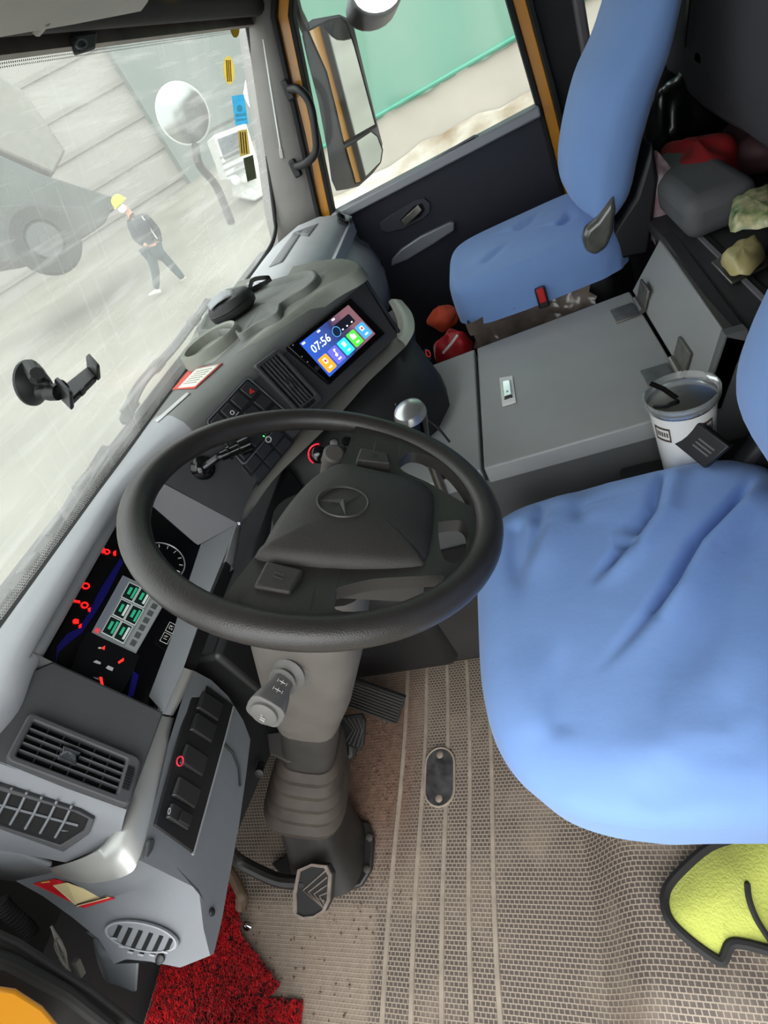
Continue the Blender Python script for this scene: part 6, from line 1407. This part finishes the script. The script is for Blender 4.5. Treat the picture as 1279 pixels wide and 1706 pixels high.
# backdrop building
b = MB(); bx = Plane(Vector((22,8,0)), Vector((10,26,0)), Vector((22,8,5)))
bl = thing('warehouse', 'pale grey warehouse wall across the yard', 'building', (14,20,0))
A_ = Vector((27,9,-1)); B_ = Vector((4,30,-1)); dAB = (B_-A_).normalized(); nAB = Vector((-dAB.y,dAB.x,0)); nAB = nAB if nAB.dot(EYE-A_) > 0 else -nAB
b = MB(); b.prism([A_,B_,B_+Vector((0,0,11)),A_+Vector((0,0,11))], -nAB*1.0); b.build('wall', mat('warehouse_pale', (140,138,130), .8, var=.1, vscale=.4), bl)
for k in range(9):
    b = MB(); z = 1.0+k*1.1; b.prism([A_+Vector((0,0,z))+nAB*.02, B_+Vector((0,0,z))+nAB*.02, B_+Vector((0,0,z+.16))+nAB*.02, A_+Vector((0,0,z+.16))+nAB*.02], nAB*.06); b.build('wall_band', mat('band_grey', (122,119,111), .8), bl)
b = MB(); b.prism([A_+dAB*.2+nAB*.05, A_+dAB*4.2+nAB*.05, A_+dAB*4.2+nAB*.05+Vector((0,0,8)), A_+dAB*.2+nAB*.05+Vector((0,0,8))], nAB*.4); b.build('shed_door', mat('shed_teal', (98,110,104), .8, var=.1, vscale=.8), bl)
# dark dump truck at left
def TP(px, py, dist):
    d = ray(px,py); h = math.hypot(d.x,d.y); return EYE+d*(dist/h)
tk = thing('dump_truck', 'dark parked truck with big tyre at left beyond windscreen', 'truck', TP(60,460,13))
TKD = mat('truck_dark', (66,76,72), .6, var=.3, vscale=1.5); 
pts = [TP(x,y,14.5) for x,y in ((-60,235),(0,258),(70,290),(195,330),(190,352),(120,348),(60,352),(-60,350))]
b = MB(); b.prism(pts, Vector((.9,1.1,0))); b.build('chassis', TKD, tk, bevel=.03)
pts = [TP(x,y,14.2) for x,y in ((-60,345),(40,340),(150,345),(185,352),(175,372),(150,390),(60,430),(-60,450))]
b = MB(); b.prism(pts, Vector((1.5,1.8,0))); b.build('underbody', mat('truck_under', (72,78,74), .8, var=.3), tk, bevel=.03)
pts = [TP(x,y,14.6) for x,y in ((-60,90),(40,150),(110,250),(90,290),(0,250),(-60,235))]
b = MB(); b.prism(pts, Vector((1.5,1.8,0))); b.build('tipper_body', mat('tipper_pale', (124,123,114), .7, var=.2), tk, bevel=.05)
tc_ = TP(75,400,13.4); tn = Vector((-.75,-.66,0)); b = MB(); b.lathe(tc_, tn, [(.35,-.4),(.58,-.38),(.64,-.3),(.64,.0),(.58,.08),(.36,.08),(.34,.0)], 28); b.build('tyre', mat('tyre_rubber', (46,48,47), .85, var=.3, vscale=3), tk)
b = MB(); b.lathe(tc_+tn*.02, tn, [(.33,0),(.3,.04),(.12,.05),(.1,.1),(.02,.11)], 20); b.build('wheel_disc', mat('disc_grey', (72,76,74), .6), tk)
def ghit(px, py):
    d = ray(px,py); k = (gdir.x*d.x+gdir.y*d.y)*.93/12.1; t = (-1.2-EYE.z)/(d.z-k); return EYE+d*t
pl = thing('bollard', 'pale pole set in a square concrete block at left', 'post', ghit(58,458))
cb = ghit(58,458); b = MB(); b.hexa([cb+Vector((-.26,-.26,0)), cb+Vector((.26,-.26,0)), cb+Vector((.26,.26,0)), cb+Vector((-.26,.26,0))], [cb+Vector((-.22,-.22,.5)), cb+Vector((.22,-.22,.5)), cb+Vector((.22,.22,.5)), cb+Vector((-.22,.22,.5))]); b.build('block', mat('block_cream', (204,198,178), .85, var=.1), pl, bevel=.03)
b = MB(); b.tube([cb+Vector((0,0,.45)), cb+Vector((-.3,.3,2.2))], .05, 10); b.build('pole', mat('pole_pale', (206,206,198), .5), pl)
# white lorry nose at right
lr = thing('white_lorry', 'white lorry front seen at right edge of windscreen', 'truck', TP(400,330,15))
WL = mat('lorry_white', (222,224,218), .35, coat=.3)
def TQ(pts, d, m, nm, vec=Vector((1.6,.9,0)), bev=.04): 
    b = MB(); b.prism([TP(x,y,d) for x,y in pts], vec); return b.build(nm, m, lr, bevel=bev, seg=3)
TQ([(355,225),(410,205),(440,300),(446,322),(425,335),(405,330),(398,300),(380,300),(372,270)], 15, WL, 'cab')
TQ([(362,232),(404,216),(412,250),(374,266)], 14.9, mat('lorry_glass', (60,74,78), .1), 'windscreen', Vector((.1,.06,0)), .01)
TQ([(385,298),(392,270),(412,262),(425,288),(420,303),(400,306)], 14.7, WL, 'bonnet', Vector((.6,.4,0)))
TQ([(344,20),(352,18),(412,8),(420,60),(400,190),(352,215)], 17, mat('shed_teal', (1,1,1)), 'box_body', Vector((2,1,0)), .02)
for (x,y) in ((418,322),(392,300)):
    b = MB(); b.lathe(TP(x,y,14.6), (-.9,-.45,0), [(.10,0),(.10,.04),(.05,.06)], 14); b.build('headlamp', mat('lamp_pale', (210,214,214), .1), lr)
for k in range(4):
    TQ([(366+k*4,262+k*10),(398+k*5,246+k*10),(399+k*5,249+k*10),(367+k*4,266+k*10)], 14.6, mat('grille_dark', (120,124,120), .5), 'grille_bar', Vector((.05,.03,0)), 0)

# ================================================================== THE WALKING PERSON
MP_ = Plane(M0, M0+Vector((-.553,.835,0)), M0+Vector((0,0,1)))
fwd = MP_.n   # toward the camera
def J(px, py, d=0.): return MP_.on(px, py, d)
man = thing('person', 'person in yellow hard hat, white mask and dark clothes walking outside', 'person', J(275,492))
def skinned(name, verts, edges, radii, m, root=0, sub=2, parent=man):
    me = bpy.data.meshes.new(name); org = sum(verts, Vector())/len(verts); me.from_pydata([tuple(v-org) for v in verts], edges, [])
    me.materials.append(m); o = bpy.data.objects.new(name, me); COL.objects.link(o); o.location = org; adopt(o, parent)
    k = o.modifiers.new('skin', 'SKIN'); k.use_smooth_shade = True
    for i, r in enumerate(radii): me.skin_vertices[0].data[i].radius = (r, r)
    me.skin_vertices[0].data[root].use_root = True
    s = o.modifiers.new('sub', 'SUBSURF'); s.levels = sub; s.render_levels = sub
    return o
SKN = mat('skin', (196,150,124), .6); JKT = mat('jacket_dark', (48,56,62), .85, var=.2, vscale=6); TRS = mat('trousers_teal', (44,66,70), .85, var=.2, vscale=6)
pel = J(254,418); ch = J(232,378); nk = J(217,357); hd = J(202,341)
shL = J(219,370,.03); shR = J(243,362,-.03); elL = J(226,396,.10); elR = J(262,385,-.05); haL = J(243,409,.14); haR = J(266,408,.02)
hpL = J(250,422,.04); hpR = J(263,418,-.04); knL = J(259,452,.05); knR = J(284,440,-.03); anL = J(260,482,.0); anR = J(305,464,-.08)
# continuous body, clothing over it
skinned('body', [pel, ch, nk, hd, shL, elL, haL, shR, elR, haR, hpL, knL, anL, hpR, knR, anR, haL+(pel-haL)*.12, haR+(pel-haR)*.12], [(0,1),(1,2),(2,3),(1,4),(4,5),(5,6),(1,7),(7,8),(8,9),(0,10),(10,11),(11,12),(0,13),(13,14),(14,15),(6,16),(9,17)],
        [.12,.13,.055,.095,.06,.045,.04,.06,.045,.04,.08,.055,.04,.08,.055,.04,.035,.035], SKN)
skinned('jacket', [pel.lerp(ch,.15), ch, nk.lerp(ch,.25), shL, elL, haL.lerp(elL,.12), shR, elR, haR.lerp(elR,.12)], [(0,1),(1,2),(1,3),(3,4),(4,5),(1,6),(6,7),(7,8)], [.17,.175,.09,.095,.078,.062,.095,.078,.062], JKT)
skinned('trousers', [pel, hpL, knL, anL, hpR, knR, anR], [(0,1),(1,2),(2,3),(0,4),(4,5),(5,6)], [.15,.11,.085,.07,.11,.085,.07], TRS)
hn = (hd-nk).normalized()
b = MB(); b.lathe(hd+hn*.02, hn, [(.150,-.005),(.152,.01),(.128,.03),(.122,.07),(.10,.115),(.055,.142),(.01,.150)], 24); hh = b.build('hard_hat', mat('hat_yellow', (228,226,40), .4), man)
lk = (fwd*.8+(J(180,350)-J(200,341)).normalized()*.5).normalized()
b = MB(); b.lathe(hd+lk*.06-hn*.055, lk, [(.075,0),(.07,.03),(.045,.05),(.01,.058)], 18, sx=1.1); b.build('mask', mat('mask_white', (235,235,232), .7), man)
for s in (-1,1):
    sd = hn.cross(lk).normalized(); b = MB(); b.lathe(hd+lk*.085+sd*(.034*s)+hn*.004, lk, [(.012,0),(.008,.008),(.002,.010)], 10); b.build('eye', mat('eye_dark', (40,30,28), .4), man)
b = MB(); b.lathe(hd+lk*.09-hn*.018, lk, [(.016,-.01),(.013,.012),(.004,.02)], 10); b.build('nose', SKN, man)
for an, di in ((anL, J(248,492)-J(262,488)), (anR, J(300,472)-J(315,463))):
    di = di.normalized(); b = MB(); up_ = Vector((0,0,1)); b.sweep([an-di*.06-up_*.05, an+di*.02-up_*.045, an+di*.12-up_*.06, an+di*.19-up_*.07], lambda i, n: [((.04,.046,.048,.03)[i]*math.cos(a), (.05,.05,.035,.02)[i]*math.sin(a)) for a in np.linspace(0,6.28319,13)[:-1]], ref=(0,0,1)); b.build('shoe', mat('shoe_pale', (206,200,192), .6), man)
b = MB(); b.sweep([J(236,360,.10), J(262,398,.06)], [(-.012,-.004),(.012,-.004),(.012,.004),(-.012,.004)], ref=fwd); b.build('jacket_stripe', mat('stripe_pale', (190,194,196), .5), man)
